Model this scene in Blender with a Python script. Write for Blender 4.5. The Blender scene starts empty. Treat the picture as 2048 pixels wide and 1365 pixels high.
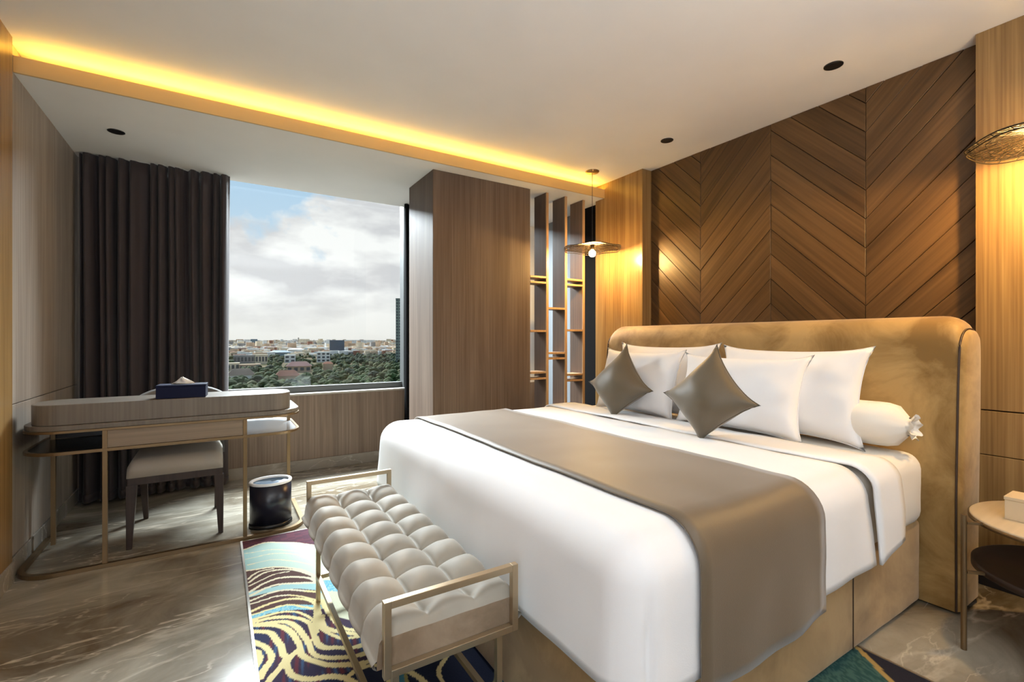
import bpy, bmesh, math, random
import numpy as np
from mathutils import Vector, Matrix, noise
random.seed(7)
R = math.radians
PI = math.pi
SC = bpy.context.scene
COL = SC.collection

# ------------------------------------------------------------ camera
EYE = 1.2
cam_d = bpy.data.cameras.new('camera')
cam_d.sensor_width = 36.0
cam_d.lens = 943.0 / 2048.0 * 36.0
cam_d.shift_y = -2.5 / 2048.0
cam_d.clip_start = 0.05
cam_d.clip_end = 60000
cam = bpy.data.objects.new('camera', cam_d)
cam.location = (0, 0, EYE)
cam.rotation_euler = (R(90), 0, R(-32))
COL.objects.link(cam)
SC.camera = cam

# ------------------------------------------------------------ colour management
SC.view_settings.view_transform = 'Standard'
SC.view_settings.look = 'None'
SC.view_settings.exposure = 0.30
SC.view_settings.gamma = 1.0
SC.view_settings.use_curve_mapping = False
SC.cycles.max_bounces = 10
SC.cycles.diffuse_bounces = 6
SC.cycles.glossy_bounces = 4
SC.cycles.transparent_max_bounces = 16
SC.cycles.sample_clamp_indirect = 6.0
SC.cycles.caustics_reflective = False
SC.cycles.caustics_refractive = False

# ------------------------------------------------------------ node helpers
def nodes_of(tree):
    return tree.nodes, tree.links

# ------------------------------------------------------------ sky
world = bpy.data.worlds.new('sky')
SC.world = world
world.use_nodes = True
def build_sky():
    N, L = nodes_of(world.node_tree)
    N.clear()
    out = N.new('ShaderNodeOutputWorld')
    bg = N.new('ShaderNodeBackground')
    tc = N.new('ShaderNodeTexCoord')
    sep = N.new('ShaderNodeSeparateXYZ')
    L.new(tc.outputs['Generated'], sep.inputs[0])
    ramp = N.new('ShaderNodeValToRGB')                       # clear air, horizon to zenith
    e = ramp.color_ramp.elements
    e[0].position = 0.0; e[0].color = (0.72, 0.80, 0.84, 1)
    e[1].position = 0.6; e[1].color = (0.22, 0.42, 0.72, 1)
    m = e.new(0.10); m.color = (0.62, 0.76, 0.86, 1)
    m = e.new(0.30); m.color = (0.46, 0.66, 0.86, 1)
    L.new(sep.outputs['Z'], ramp.inputs[0])
    mp = N.new('ShaderNodeMapping')
    mp.inputs['Scale'].default_value = (1.0, 1.0, 1.5)
    mp.inputs['Location'].default_value = (2.6, 3.1, 0.3)
    L.new(tc.outputs['Generated'], mp.inputs[0])
    n1 = N.new('ShaderNodeTexNoise')
    n1.inputs['Scale'].default_value = 5.0
    n1.inputs['Detail'].default_value = 12
    n1.inputs['Roughness'].default_value = 0.55
    n1.inputs['Distortion'].default_value = 0.25
    L.new(mp.outputs[0], n1.inputs[0])
    # cloud cover falls off with height
    # (a bank of cloud climbing towards the right, clearer air above it)
    slope = N.new('ShaderNodeMath'); slope.operation = 'MULTIPLY_ADD'
    slope.inputs[1].default_value = 0.36; slope.inputs[2].default_value = 0.175
    L.new(sep.outputs['X'], slope.inputs[0])
    diff = N.new('ShaderNodeMath'); diff.operation = 'SUBTRACT'
    L.new(slope.outputs[0], diff.inputs[0]); L.new(sep.outputs['Z'], diff.inputs[1])
    cov = N.new('ShaderNodeMapRange')
    cov.inputs['From Min'].default_value = -0.09; cov.inputs['From Max'].default_value = 0.09
    cov.inputs['To Min'].default_value = -0.09; cov.inputs['To Max'].default_value = 0.25
    L.new(diff.outputs[0], cov.inputs[0])
    add = N.new('ShaderNodeMath'); add.operation = 'ADD'
    L.new(n1.outputs[0], add.inputs[0]); L.new(cov.outputs[0], add.inputs[1])
    cr = N.new('ShaderNodeValToRGB')
    cr.color_ramp.elements[0].position = 0.50
    cr.color_ramp.elements[1].position = 0.585
    L.new(add.outputs[0], cr.inputs[0])
    mp2 = N.new('ShaderNodeMapping')
    mp2.inputs['Scale'].default_value = (1.0, 1.0, 2.6)
    mp2.inputs['Location'].default_value = (1.3, 0.4, 0.9)
    L.new(tc.outputs['Generated'], mp2.inputs[0])
    n2 = N.new('ShaderNodeTexNoise')
    n2.inputs['Scale'].default_value = 6.0
    n2.inputs['Detail'].default_value = 9
    n2.inputs['Roughness'].default_value = 0.5
    L.new(mp2.outputs[0], n2.inputs[0])
    shade = N.new('ShaderNodeValToRGB')
    s = shade.color_ramp.elements
    s[0].position = 0.40; s[0].color = (0.69, 0.69, 0.71, 1)
    s[1].position = 0.56; s[1].color = (1.0, 1.0, 0.99, 1)
    L.new(n2.outputs[0], shade.inputs[0])
    mix = N.new('ShaderNodeMix'); mix.data_type = 'RGBA'
    L.new(cr.outputs[0], mix.inputs['Factor'])
    L.new(ramp.outputs[0], mix.inputs['A']); L.new(shade.outputs[0], mix.inputs['B'])
    # pale haze towards the horizon
    hz = N.new('ShaderNodeMapRange')
    hz.inputs['From Min'].default_value = 0.0; hz.inputs['From Max'].default_value = 0.10
    hz.inputs['To Min'].default_value = 0.85; hz.inputs['To Max'].default_value = 0.0
    L.new(sep.outputs['Z'], hz.inputs[0])
    mix2 = N.new('ShaderNodeMix'); mix2.data_type = 'RGBA'
    L.new(hz.outputs[0], mix2.inputs['Factor'])
    L.new(mix.outputs['Result'], mix2.inputs['A'])
    mix2.inputs['B'].default_value = (0.86, 0.85, 0.81, 1)
    L.new(mix2.outputs['Result'], bg.inputs['Color'])
    bg.inputs['Strength'].default_value = 0.86
    L.new(bg.outputs[0], out.inputs[0])
build_sky()

def lamp(name, kind, loc, rot, energy, color, **kw):
    d = bpy.data.lights.new(name, kind)
    d.energy = energy; d.color = color
    for k, v in kw.items():
        setattr(d, k, v)
    o = bpy.data.objects.new(name, d)
    o.location = loc; o.rotation_euler = rot
    COL.objects.link(o)
    return o
def aim(d):
    return Vector(d).to_track_quat('-Z', 'Y').to_euler()

# bright veiled sun behind the clouds, outside the window, high and to the left
lamp('sun', 'SUN', (0, 20, 20), aim((0.30, -0.80, -0.62)), 8.0, (0.95, 0.98, 1.0), angle=R(38))
# added area lamp outside above the window head, unseen, for extra daylight indoors
lamp('window_fill', 'AREA', (0.7, 6.3, 3.75), aim((0.05, -1, -0.62)), 1500, (0.86, 0.94, 1.0), shape='RECTANGLE', size=4.2, size_y=1.4)
# added unseen fills behind the camera: one washes the ceiling, one from the left
lamp('ceiling_fill', 'AREA', (0.45, -0.75, 1.60), aim((0, 0, 1)), 86, (0.88, 0.94, 1.0), shape='RECTANGLE', size=2.6, size_y=1.2)
lamp('fill_left', 'AREA', (-0.83, -0.5, 1.25), aim((1, 0.50, -0.05)), 34, (0.78, 0.89, 1.0), shape='RECTANGLE', size=1.6, size_y=1.7)

# ------------------------------------------------------------ object helpers
class MB:
    """collects shapes, builds ONE mesh object"""
    def __init__(s):
        s.v = []; s.f = []; s.smooth = []
    def add(s, vs, fs, smooth=False):
        b = len(s.v)
        s.v += [tuple(p) for p in vs]
        s.f += [tuple(i + b for i in f) for f in fs]
        s.smooth += [smooth] * len(fs)
        return s
    def box(s, x0, x1, y0, y1, z0, z1):
        vs = [(x, y, z) for z in (z0, z1) for y in (y0, y1) for x in (x0, x1)]
        fs = [(0, 2, 3, 1), (4, 5, 7, 6), (0, 1, 5, 4), (2, 6, 7, 3), (0, 4, 6, 2), (1, 3, 7, 5)]
        return s.add(vs, fs)
    def bar(s, p0, p1, w, h=None, up=(0, 0, 1)):
        h = h or w
        p0 = Vector(p0); p1 = Vector(p1); d = (p1 - p0).normalized(); up = Vector(up)
        if abs(d.dot(up)) > 0.99: up = Vector((0, 1, 0))
        a = d.cross(up).normalized() * w / 2; b = a.cross(d).normalized() * h / 2
        vs = [p + i * a + j * b for p in (p0, p1) for i, j in ((-1, -1), (1, -1), (1, 1), (-1, 1))]
        return s.add(vs, [(0, 3, 2, 1), (4, 5, 6, 7), (0, 1, 5, 4), (1, 2, 6, 5), (2, 3, 7, 6), (3, 0, 4, 7)])
    def taper(s, p0, w0, d0, p1, w1, d1):
        """square post from p0 (w0 x d0) to p1 (w1 x d1)"""
        vs = []
        for p, w, d in ((p0, w0, d0), (p1, w1, d1)):
            vs += [(p[0] + i * w / 2, p[1] + j * d / 2, p[2]) for i, j in ((-1, -1), (1, -1), (1, 1), (-1, 1))]
        return s.add(vs, [(0, 3, 2, 1), (4, 5, 6, 7), (0, 1, 5, 4), (1, 2, 6, 5), (2, 3, 7, 6), (3, 0, 4, 7)])
    def tube(s, pts, r, n=8, closed=False):
        pts = [Vector(p) for p in pts]; m = len(pts); vs = []; fs = []
        for i, p in enumerate(pts):
            a = pts[(i - 1) % m] if (closed or i > 0) else p
            b = pts[(i + 1) % m] if (closed or i < m - 1) else p
            d = (b - a).normalized()
            up = Vector((0, 0, 1)) if abs(d.z) < 0.95 else Vector((1, 0, 0))
            u = d.cross(up).normalized(); w = d.cross(u).normalized()
            for k in range(n):
                t = 2 * PI * k / n
                vs.append(p + u * math.cos(t) * r + w * math.sin(t) * r)
        for i in range(m if closed else m - 1):
            for k in range(n):
                a = i * n + k; b = i * n + (k + 1) % n
                c = ((i + 1) % m) * n + (k + 1) % n; d = ((i + 1) % m) * n + k
                fs.append((a, d, c, b))
        s.add(vs, fs, True)
        if not closed:
            s.add([vs[k] for k in range(n)], [tuple(range(n))])
            s.add([vs[(m - 1) * n + k] for k in range(n)], [tuple(reversed(range(n)))])
        return s
    def lathe(s, prof, n=32, c=(0, 0, 0), sx=1.0, sy=1.0, smooth=True):
        vs = []; fs = []; m = len(prof)
        for r, z in prof:
            for k in range(n):
                t = 2 * PI * k / n
                vs.append((c[0] + r * math.cos(t) * sx, c[1] + r * math.sin(t) * sy, c[2] + z))
        for i in range(m - 1):
            for k in range(n):
                fs.append((i * n + k, i * n + (k + 1) % n, (i + 1) * n + (k + 1) % n, (i + 1) * n + k))
        return s.add(vs, fs, smooth)
    def prism(s, poly, z0, z1):
        n = len(poly)
        vs = [(x, y, z0) for x, y in poly] + [(x, y, z1) for x, y in poly]
        fs = [tuple(reversed(range(n))), tuple(range(n, 2 * n))]
        fs += [(i, (i + 1) % n, n + (i + 1) % n, n + i) for i in range(n)]
        return s.add(vs, fs)
    def ring_prism(s, outer, inner, z0, z1):
        n = len(outer); vs = []
        for z in (z0, z1):
            vs += [(x, y, z) for x, y in outer] + [(x, y, z) for x, y in inner]
        fs = []
        for i in range(n):
            j = (i + 1) % n
            fs += [(i, j, 2 * n + j, 2 * n + i), (n + i, 3 * n + i, 3 * n + j, n + j),
                   (2 * n + i, 2 * n + j, 3 * n + j, 3 * n + i), (i, n + i, n + j, j)]
        return s.add(vs, fs)
    def grid(s, fn, nu, nv, smooth=True, flip=False):
        vs = [fn(i / nu, j / nv) for j in range(nv + 1) for i in range(nu + 1)]
        w = nu + 1
        fs = [(j * w + i, j * w + i + 1, (j + 1) * w + i + 1, (j + 1) * w + i) for j in range(nv) for i in range(nu)]
        if flip: fs = [tuple(reversed(f)) for f in fs]
        return s.add(vs, fs, smooth)
    def mesh(s, name, mat=None, merge=0.0, recalc=True):
        me = bpy.data.meshes.new(name)
        me.from_pydata([tuple(p) for p in s.v], [], s.f)
        me.polygons.foreach_set('use_smooth', s.smooth)
        bm = bmesh.new(); bm.from_mesh(me)
        if merge: bmesh.ops.remove_doubles(bm, verts=bm.verts, dist=merge)
        if recalc: bmesh.ops.recalc_face_normals(bm, faces=bm.faces)
        bm.to_mesh(me); bm.free()
        if mat: me.materials.append(mat)
        return me
    def build(s, name, mat, parent=None, bevel=0.0, merge=0.0, loc=None, rot=None, seg=2, recalc=True):
        o = bpy.data.objects.new(name, s.mesh(name, mat, merge, recalc))
        COL.objects.link(o)
        if parent is not None: o.parent = parent
        if loc is not None: o.location = loc
        if rot is not None: o.rotation_euler = rot
        if bevel:
            m = o.modifiers.new('bevel', 'BEVEL'); m.width = bevel; m.segments = seg
            m.limit_method = 'ANGLE'; m.angle_limit = R(40)
        return o

def tag(o, label=None, cat=None, group=None, kind=None):
    if label: o['label'] = label
    if cat: o['category'] = cat
    if group: o['group'] = group
    if kind: o['kind'] = kind
    return o
def thing(name, label, cat, loc=(0, 0, 0), rotz=0.0, group=None):
    o = bpy.data.objects.new(name, None)
    o.empty_display_size = 0.1
    COL.objects.link(o)
    o.location = loc; o.rotation_euler = (0, 0, rotz)
    return tag(o, label, cat, group)
def struct(o):
    return tag(o, kind='structure')
def copy_tree(o, parent=None):
    c = o.copy(); COL.objects.link(c)
    if parent is not None: c.parent = parent
    for ch in o.children: copy_tree(ch, c)
    return c
def rrect(x0, x1, y0, y1, r, n=8):
    pts = []
    for cx, cy, a0 in ((x1 - r, y1 - r, 0), (x0 + r, y1 - r, 90), (x0 + r, y0 + r, 180), (x1 - r, y0 + r, 270)):
        for k in range(n + 1):
            a = R(a0 + 90 * k / n)
            pts.append((cx + r * math.cos(a), cy + r * math.sin(a)))
    return pts

# ------------------------------------------------------------ materials
def base_mat(name, color, rough=0.5, metal=0.0, spec=0.5, sheen=0.0, bump=0.0, bump_scale=200.0, var=0.0, var_scale=3.0, var_stretch=(1, 1, 1)):
    m = bpy.data.materials.new(name); m.use_nodes = True
    N, L = nodes_of(m.node_tree)
    b = N['Principled BSDF']
    b.inputs['Base Color'].default_value = (*color, 1)
    b.inputs['Roughness'].default_value = rough
    b.inputs['Metallic'].default_value = metal
    b.inputs['Specular IOR Level'].default_value = spec
    if sheen:
        b.inputs['Sheen Weight'].default_value = sheen
        b.inputs['Sheen Roughness'].default_value = 0.5
    tc = N.new('ShaderNodeTexCoord')
    n = N.new('ShaderNodeTexNoise'); n.inputs['Scale'].default_value = var_scale; n.inputs['Detail'].default_value = 4
    mp = N.new('ShaderNodeMapping'); mp.inputs['Scale'].default_value = var_stretch
    L.new(tc.outputs['Object'], mp.inputs[0]); L.new(mp.outputs[0], n.inputs[0])
    v = max(var, 0.02)
    r = N.new('ShaderNodeValToRGB')
    r.color_ramp.elements[0].position = 0.3; r.color_ramp.elements[1].position = 0.7
    r.color_ramp.elements[0].color = (*[c * (1 - v) for c in color], 1)
    r.color_ramp.elements[1].color = (*[min(1, c * (1 + v)) for c in color], 1)
    L.new(n.outputs[0], r.inputs[0]); L.new(r.outputs[0], b.inputs['Base Color'])
    if bump:
        n2 = N.new('ShaderNodeTexNoise'); n2.inputs['Scale'].default_value = bump_scale; n2.inputs['Detail'].default_value = 3
        L.new(tc.outputs['Object'], n2.inputs[0])
        bp = N.new('ShaderNodeBump'); bp.inputs['Strength'].default_value = bump; bp.inputs['Distance'].default_value = 0.004
        L.new(n2.outputs[0], bp.inputs['Height']); L.new(bp.outputs[0], b.inputs['Normal'])
    return m

def wood_mat(name, dark, light, axis='Z', rough=0.38, fine=1.0, spec=0.4, rnd=0.0, stripes=0.5):
    """veneer: fine straight grain running along axis, in object space"""
    m = bpy.data.materials.new(name); m.use_nodes = True
    N, L = nodes_of(m.node_tree)
    b = N['Principled BSDF']
    b.inputs['Roughness'].default_value = rough
    b.inputs['Specular IOR Level'].default_value = spec
    tc = N.new('ShaderNodeTexCoord')
    src = tc.outputs['Object']
    oi = N.new('ShaderNodeObjectInfo')
    if rnd:
        va = N.new('ShaderNodeVectorMath'); va.operation = 'MULTIPLY_ADD'
        cx = N.new('ShaderNodeCombineXYZ')
        for i in range(3): L.new(oi.outputs['Random'], cx.inputs[i])
        va.inputs[1].default_value = (31, 17, 23)
        L.new(cx.outputs[0], va.inputs[0]); L.new(src, va.inputs[2])
        src = va.outputs[0]
    def noise(sc_across, sc_along, detail, rgh=0.5, dist=0.0):
        mp = N.new('ShaderNodeMapping')
        s = {'X': (sc_along, sc_across, sc_across), 'Y': (sc_across, sc_along, sc_across), 'Z': (sc_across, sc_across, sc_along)}[axis]
        mp.inputs['Scale'].default_value = s
        n = N.new('ShaderNodeTexNoise'); n.inputs['Scale'].default_value = 1.0
        n.inputs['Detail'].default_value = detail; n.inputs['Roughness'].default_value = rgh
        n.inputs['Distortion'].default_value = dist
        L.new(src, mp.inputs[0]); L.new(mp.outputs[0], n.inputs[0])
        return n
    n1 = noise(85 * fine, 1.1, 3)
    n2 = noise(9 * fine, 0.55, 4, 0.6, 0.6)
    mx = N.new('ShaderNodeMix'); mx.data_type = 'FLOAT'
    mx.inputs['Factor'].default_value = 1 - stripes
    L.new(n1.outputs[0], mx.inputs['A']); L.new(n2.outputs[0], mx.inputs['B'])
    r = N.new('ShaderNodeValToRGB')
    r.color_ramp.elements[0].position = 0.36; r.color_ramp.elements[1].position = 0.64
    r.color_ramp.elements[0].color = (*dark, 1); r.color_ramp.elements[1].color = (*light, 1)
    L.new(mx.outputs['Result'], r.inputs[0])
    col = r.outputs[0]
    if rnd:
        hsv = N.new('ShaderNodeHueSaturation')
        mr = N.new('ShaderNodeMapRange'); mr.inputs['To Min'].default_value = 1 - rnd; mr.inputs['To Max'].default_value = 1 + rnd
        L.new(oi.outputs['Random'], mr.inputs[0]); L.new(mr.outputs[0], hsv.inputs['Value'])
        L.new(col, hsv.inputs['Color']); col = hsv.outputs[0]
    L.new(col, b.inputs['Base Color'])
    bp = N.new('ShaderNodeBump'); bp.inputs['Strength'].default_value = 0.12; bp.inputs['Distance'].default_value = 0.002
    L.new(n1.outputs[0], bp.inputs['Height']); L.new(bp.outputs[0], b.inputs['Normal'])
    return m

def marble_mat(name, a, bcol, vein, rough=0.18):
    m = bpy.data.materials.new(name); m.use_nodes = True
    N, L = nodes_of(m.node_tree)
    b = N['Principled BSDF']; b.inputs['Roughness'].default_value = rough
    b.inputs['Specular IOR Level'].default_value = 0.6
    tc = N.new('ShaderNodeTexCoord')
    rot = N.new('ShaderNodeMapping'); rot.inputs['Rotation'].default_value = (0, 0, R(28)); rot.inputs['Scale'].default_value = (0.75, 1.5, 1)
    L.new(tc.outputs['Object'], rot.inputs[0])
    n0 = N.new('ShaderNodeTexNoise'); n0.inputs['Scale'].default_value = 1.7; n0.inputs['Detail'].default_value = 9; n0.inputs['Roughness'].default_value = 0.6; n0.inputs['Distortion'].default_value = 0.8
    L.new(rot.outputs[0], n0.inputs[0])
    r = N.new('ShaderNodeValToRGB'); r.color_ramp.elements[0].position = 0.34; r.color_ramp.elements[1].position = 0.68
    r.color_ramp.elements[0].color = (*a, 1); r.color_ramp.elements[1].color = (*bcol, 1)
    L.new(n0.outputs[0], r.inputs[0])
    col = r.outputs[0]
    for sc, w, seed, stren, rz in ((1.5, 0.010, 3.0, 0.75, 20), (3.1, 0.011, 9.0, 0.5, 48), (0.9, 0.014, 5.0, 0.6, -25)):
        mp = N.new('ShaderNodeMapping'); mp.inputs['Location'].default_value = (seed, seed * 1.7, 0)
        mp.inputs['Rotation'].default_value = (0, 0, R(rz)); mp.inputs['Scale'].default_value = (0.55, 1.7, 1)
        L.new(tc.outputs['Object'], mp.inputs[0])
        nn = N.new('ShaderNodeTexNoise'); nn.inputs['Scale'].default_value = sc; nn.inputs['Detail'].default_value = 7
        nn.inputs['Roughness'].default_value = 0.52; nn.inputs['Distortion'].default_value = 0.5
        L.new(mp.outputs[0], nn.inputs[0])
        sb = N.new('ShaderNodeMath'); sb.operation = 'SUBTRACT'; sb.inputs[1].default_value = 0.5
        ab = N.new('ShaderNodeMath'); ab.operation = 'ABSOLUTE'
        mr = N.new('ShaderNodeMapRange'); mr.inputs['From Max'].default_value = w; mr.inputs['To Min'].default_value = stren; mr.inputs['To Max'].default_value = 0.0
        L.new(nn.outputs[0], sb.inputs[0]); L.new(sb.outputs[0], ab.inputs[0]); L.new(ab.outputs[0], mr.inputs[0])
        # break the veins up
        bk = N.new('ShaderNodeTexNoise'); bk.inputs['Scale'].default_value = 2.3; L.new(mp.outputs[0], bk.inputs[0])
        bm_ = N.new('ShaderNodeMapRange'); bm_.inputs['From Min'].default_value = 0.42; bm_.inputs['From Max'].default_value = 0.62
        L.new(bk.outputs[0], bm_.inputs[0])
        mu = N.new('ShaderNodeMath'); mu.operation = 'MULTIPLY'
        L.new(mr.outputs[0], mu.inputs[0]); L.new(bm_.outputs[0], mu.inputs[1])
        mx = N.new('ShaderNodeMix'); mx.data_type = 'RGBA'
        L.new(mu.outputs[0], mx.inputs['Factor']); L.new(col, mx.inputs['A']); mx.inputs['B'].default_value = (*vein, 1)
        col = mx.outputs['Result']
    L.new(col, b.inputs['Base Color'])
    return m

def suede_mat(name, dark, light, scale=3.0):
    m = bpy.data.materials.new(name); m.use_nodes = True
    N, L = nodes_of(m.node_tree)
    b = N['Principled BSDF']; b.inputs['Roughness'].default_value = 0.62
    b.inputs['Sheen Weight'].default_value = 0.25; b.inputs['Specular IOR Level'].default_value = 0.35
    tc = N.new('ShaderNodeTexCoord')
    n = N.new('ShaderNodeTexNoise'); n.inputs['Scale'].default_value = scale; n.inputs['Detail'].default_value = 7; n.inputs['Roughness'].default_value = 0.6; n.inputs['Distortion'].default_value = 0.6
    L.new(tc.outputs['Object'], n.inputs[0])
    r = N.new('ShaderNodeValToRGB'); r.color_ramp.elements[0].position = 0.38; r.color_ramp.elements[1].position = 0.62
    r.color_ramp.elements[0].color = (*dark, 1); r.color_ramp.elements[1].color = (*light, 1)
    L.new(n.outputs[0], r.inputs[0]); L.new(r.outputs[0], b.inputs['Base Color'])
    bp = N.new('ShaderNodeBump'); bp.inputs['Strength'].default_value = 0.15; bp.inputs['Distance'].default_value = 0.003
    n2 = N.new('ShaderNodeTexNoise'); n2.inputs['Scale'].default_value = 40
    L.new(tc.outputs['Object'], n2.inputs[0]); L.new(n2.outputs[0], bp.inputs['Height']); L.new(bp.outputs[0], b.inputs['Normal'])
    return m

def emit_mat(name, color, strength):
    m = bpy.data.materials.new(name); m.use_nodes = True
    b = m.node_tree.nodes['Principled BSDF']
    b.inputs['Base Color'].default_value = (*color, 1)
    b.inputs['Emission Color'].default_value = (*color, 1)
    b.inputs['Emission Strength'].default_value = strength
    return m

def glass_mat():
    m = bpy.data.materials.new('window_glass'); m.use_nodes = True
    N, L = nodes_of(m.node_tree); N.clear()
    out = N.new('ShaderNodeOutputMaterial'); t = N.new('ShaderNodeBsdfTransparent'); g = N.new('ShaderNodeBsdfGlossy')
    t.inputs[0].default_value = (0.97, 0.985, 0.98, 1)
    g.inputs['Roughness'].default_value = 0.02
    mx = N.new('ShaderNodeMixShader'); mx.inputs[0].default_value = 0.03
    L.new(t.outputs[0], mx.inputs[1]); L.new(g.outputs[0], mx.inputs[2]); L.new(mx.outputs[0], out.inputs[0])
    return m

def net_mat():
    """fine metal gauze: dark wire with holes"""
    m = bpy.data.materials.new('bronze_gauze'); m.use_nodes = True
    N, L = nodes_of(m.node_tree); N.clear()
    out = N.new('ShaderNodeOutputMaterial'); t = N.new('ShaderNodeBsdfTransparent')
    b = N.new('ShaderNodeBsdfPrincipled'); b.inputs['Base Color'].default_value = (0.010, 0.007, 0.004, 1)
    b.inputs['Metallic'].default_value = 0.0; b.inputs['Roughness'].default_value = 0.4
    tc = N.new('ShaderNodeTexCoord')
    v = N.new('ShaderNodeTexVoronoi'); v.feature = 'DISTANCE_TO_EDGE'; v.inputs['Scale'].default_value = 48
    L.new(tc.outputs['Object'], v.inputs['Vector'])
    mr = N.new('ShaderNodeMapRange'); mr.inputs['From Min'].default_value = 0.10; mr.inputs['From Max'].default_value = 0.14
    L.new(v.outputs['Distance'], mr.inputs[0])
    mu = N.new('ShaderNodeMath'); mu.operation = 'MULTIPLY'; mu.inputs[1].default_value = 0.72
    L.new(mr.outputs[0], mu.inputs[0])
    mx = N.new('ShaderNodeMixShader')
    L.new(mu.outputs[0], mx.inputs[0]); L.new(b.outputs[0], mx.inputs[1]); L.new(t.outputs[0], mx.inputs[2]); L.new(mx.outputs[0], out.inputs[0])
    return m

M = {}
M['ceiling'] = base_mat('ceiling_paint', (0.80, 0.785, 0.76), 0.75, var=0.01)
M['soffit'] = base_mat('soffit_paint', (0.80, 0.79, 0.76), 0.7, var=0.01)
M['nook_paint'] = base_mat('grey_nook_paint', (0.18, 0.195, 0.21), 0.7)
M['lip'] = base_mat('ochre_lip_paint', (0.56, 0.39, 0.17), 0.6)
M['white_paint'] = base_mat('white_paint', (0.80, 0.81, 0.82), 0.6)
M['veneer_left'] = wood_mat('grey_oak_veneer', (0.22, 0.18, 0.145), (0.40, 0.35, 0.30), rough=0.42)
M['veneer_box'] = wood_mat('brown_grey_veneer', (0.085, 0.058, 0.043), (0.155, 0.113, 0.086), rough=0.5, spec=0.25)
M['veneer_lamplit'] = wood_mat('lamplit_veneer', (0.195, 0.112, 0.042), (0.34, 0.215, 0.088), rough=0.27)  # pilaster veneer with the yellow lamplight mixed into its colour
M['veneer_sill'] = wood_mat('sill_veneer', (0.15, 0.108, 0.080), (0.26, 0.198, 0.152), rough=0.42)
M['plank'] = wood_mat('chevron_teak', (0.060, 0.031, 0.012), (0.145, 0.080, 0.032), axis='X', rough=0.36, fine=0.6, rnd=0.20, stripes=0.4)
M['backing'] = base_mat('dark_backing', (0.02, 0.012, 0.008), 0.8)
M['shelf_dark'] = wood_mat('dark_shelf_wood', (0.09, 0.058, 0.042), (0.16, 0.105, 0.075), rough=0.4)
M['shelf_edge'] = wood_mat('pale_shelf_edge', (0.33, 0.20, 0.10), (0.46, 0.30, 0.16), rough=0.4)
M['marble'] = marble_mat('floor_marble', (0.125, 0.098, 0.066), (0.37, 0.345, 0.285), (0.66, 0.59, 0.48))
M['marble_base'] = marble_mat('skirting_marble', (0.22, 0.20, 0.17), (0.34, 0.31, 0.27), (0.55, 0.52, 0.47), rough=0.25)
M['steel_trim'] = base_mat('steel_trim', (0.45, 0.42, 0.38), 0.35, metal=0.9)
M['curtain'] = base_mat('plum_blackout_cloth', (0.036, 0.025, 0.027), 0.72, sheen=0.12, bump=0.15, bump_scale=400, var=0.12, var_scale=14, var_stretch=(1, 1, 0.05))
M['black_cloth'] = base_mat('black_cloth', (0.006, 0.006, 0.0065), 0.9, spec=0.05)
M['alu'] = base_mat('grey_aluminium', (0.075, 0.078, 0.078), 0.5, metal=0.4)
M['sill_stone'] = base_mat('sill_stone', (0.42, 0.40, 0.36), 0.3)
M['black'] = base_mat('black_plastic', (0.008, 0.008, 0.009), 0.4)
M['black_gloss'] = base_mat('dark_leather', (0.010, 0.011, 0.022), 0.28)
M['navy'] = base_mat('navy_leather', (0.003, 0.006, 0.032), 0.6, spec=0.2)
M['paper'] = base_mat('tissue_paper', (0.82, 0.82, 0.80), 0.8)
M['brass'] = base_mat('champagne_metal', (0.50, 0.40, 0.27), 0.32, metal=0.85, var=0.05)
M['brass_dark'] = base_mat('antique_brass', (0.22, 0.150, 0.080), 0.38, metal=0.8, var=0.08)
M['bronze'] = base_mat('bronze', (0.018, 0.012, 0.007), 0.4, metal=0.6)
M['desk_wood'] = wood_mat('desk_veneer', (0.125, 0.106, 0.087), (0.18, 0.155, 0.128), rough=0.4)
M['desk_panel'] = wood_mat('desk_panel_veneer', (0.20, 0.150, 0.105), (0.27, 0.207, 0.148), axis='X', rough=0.4)
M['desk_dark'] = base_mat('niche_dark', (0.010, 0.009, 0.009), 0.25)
M['desk_pale'] = base_mat('shelf_white_lacquer', (0.62, 0.66, 0.70), 0.15)
M['chair_fabric'] = base_mat('taupe_chair_fabric', (0.36, 0.32, 0.275), 0.7, sheen=0.3, bump=0.2, bump_scale=500, var=0.06)
M['chair_back'] = base_mat('grey_chair_fabric', (0.13, 0.125, 0.12), 0.7, sheen=0.3, bump=0.2, bump_scale=500, var=0.06)
M['chair_wood'] = wood_mat('wenge_wood', (0.022, 0.013, 0.010), (0.045, 0.028, 0.022), rough=0.35)
M['bench_velvet'] = base_mat('beige_velvet', (0.335, 0.31, 0.262), 0.62, spec=0.35, sheen=0.2, var=0.10, var_scale=9)
M['bench_side'] = suede_mat('bench_side_suede', (0.19, 0.135, 0.085), (0.30, 0.225, 0.155), 6)
M['sheet'] = base_mat('white_cotton', (0.79, 0.795, 0.81), 0.75, sheen=0.15, bump=0.05, bump_scale=300)
M['sheet_lamplit'] = base_mat('lamplit_sheet_cotton', (0.79, 0.755, 0.69), 0.75, sheen=0.15, bump=0.05, bump_scale=300)  # white bed linen, warm lamplight at the bed head put into its colour
M['runner'] = base_mat('taupe_satin', (0.118, 0.084, 0.048), 0.5, sheen=0.3, bump=0.10, bump_scale=350, var=0.05)
M['cushion'] = base_mat('taupe_satin_cushion', (0.100, 0.078, 0.047), 0.5, sheen=0.3, bump=0.10, bump_scale=350, var=0.08)
M['suede'] = suede_mat('mustard_suede', (0.21, 0.115, 0.026), (0.47, 0.305, 0.115), 3.0)
M['suede_base'] = suede_mat('bed_base_suede', (0.27, 0.162, 0.058), (0.44, 0.29, 0.125), 3.0)
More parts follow.
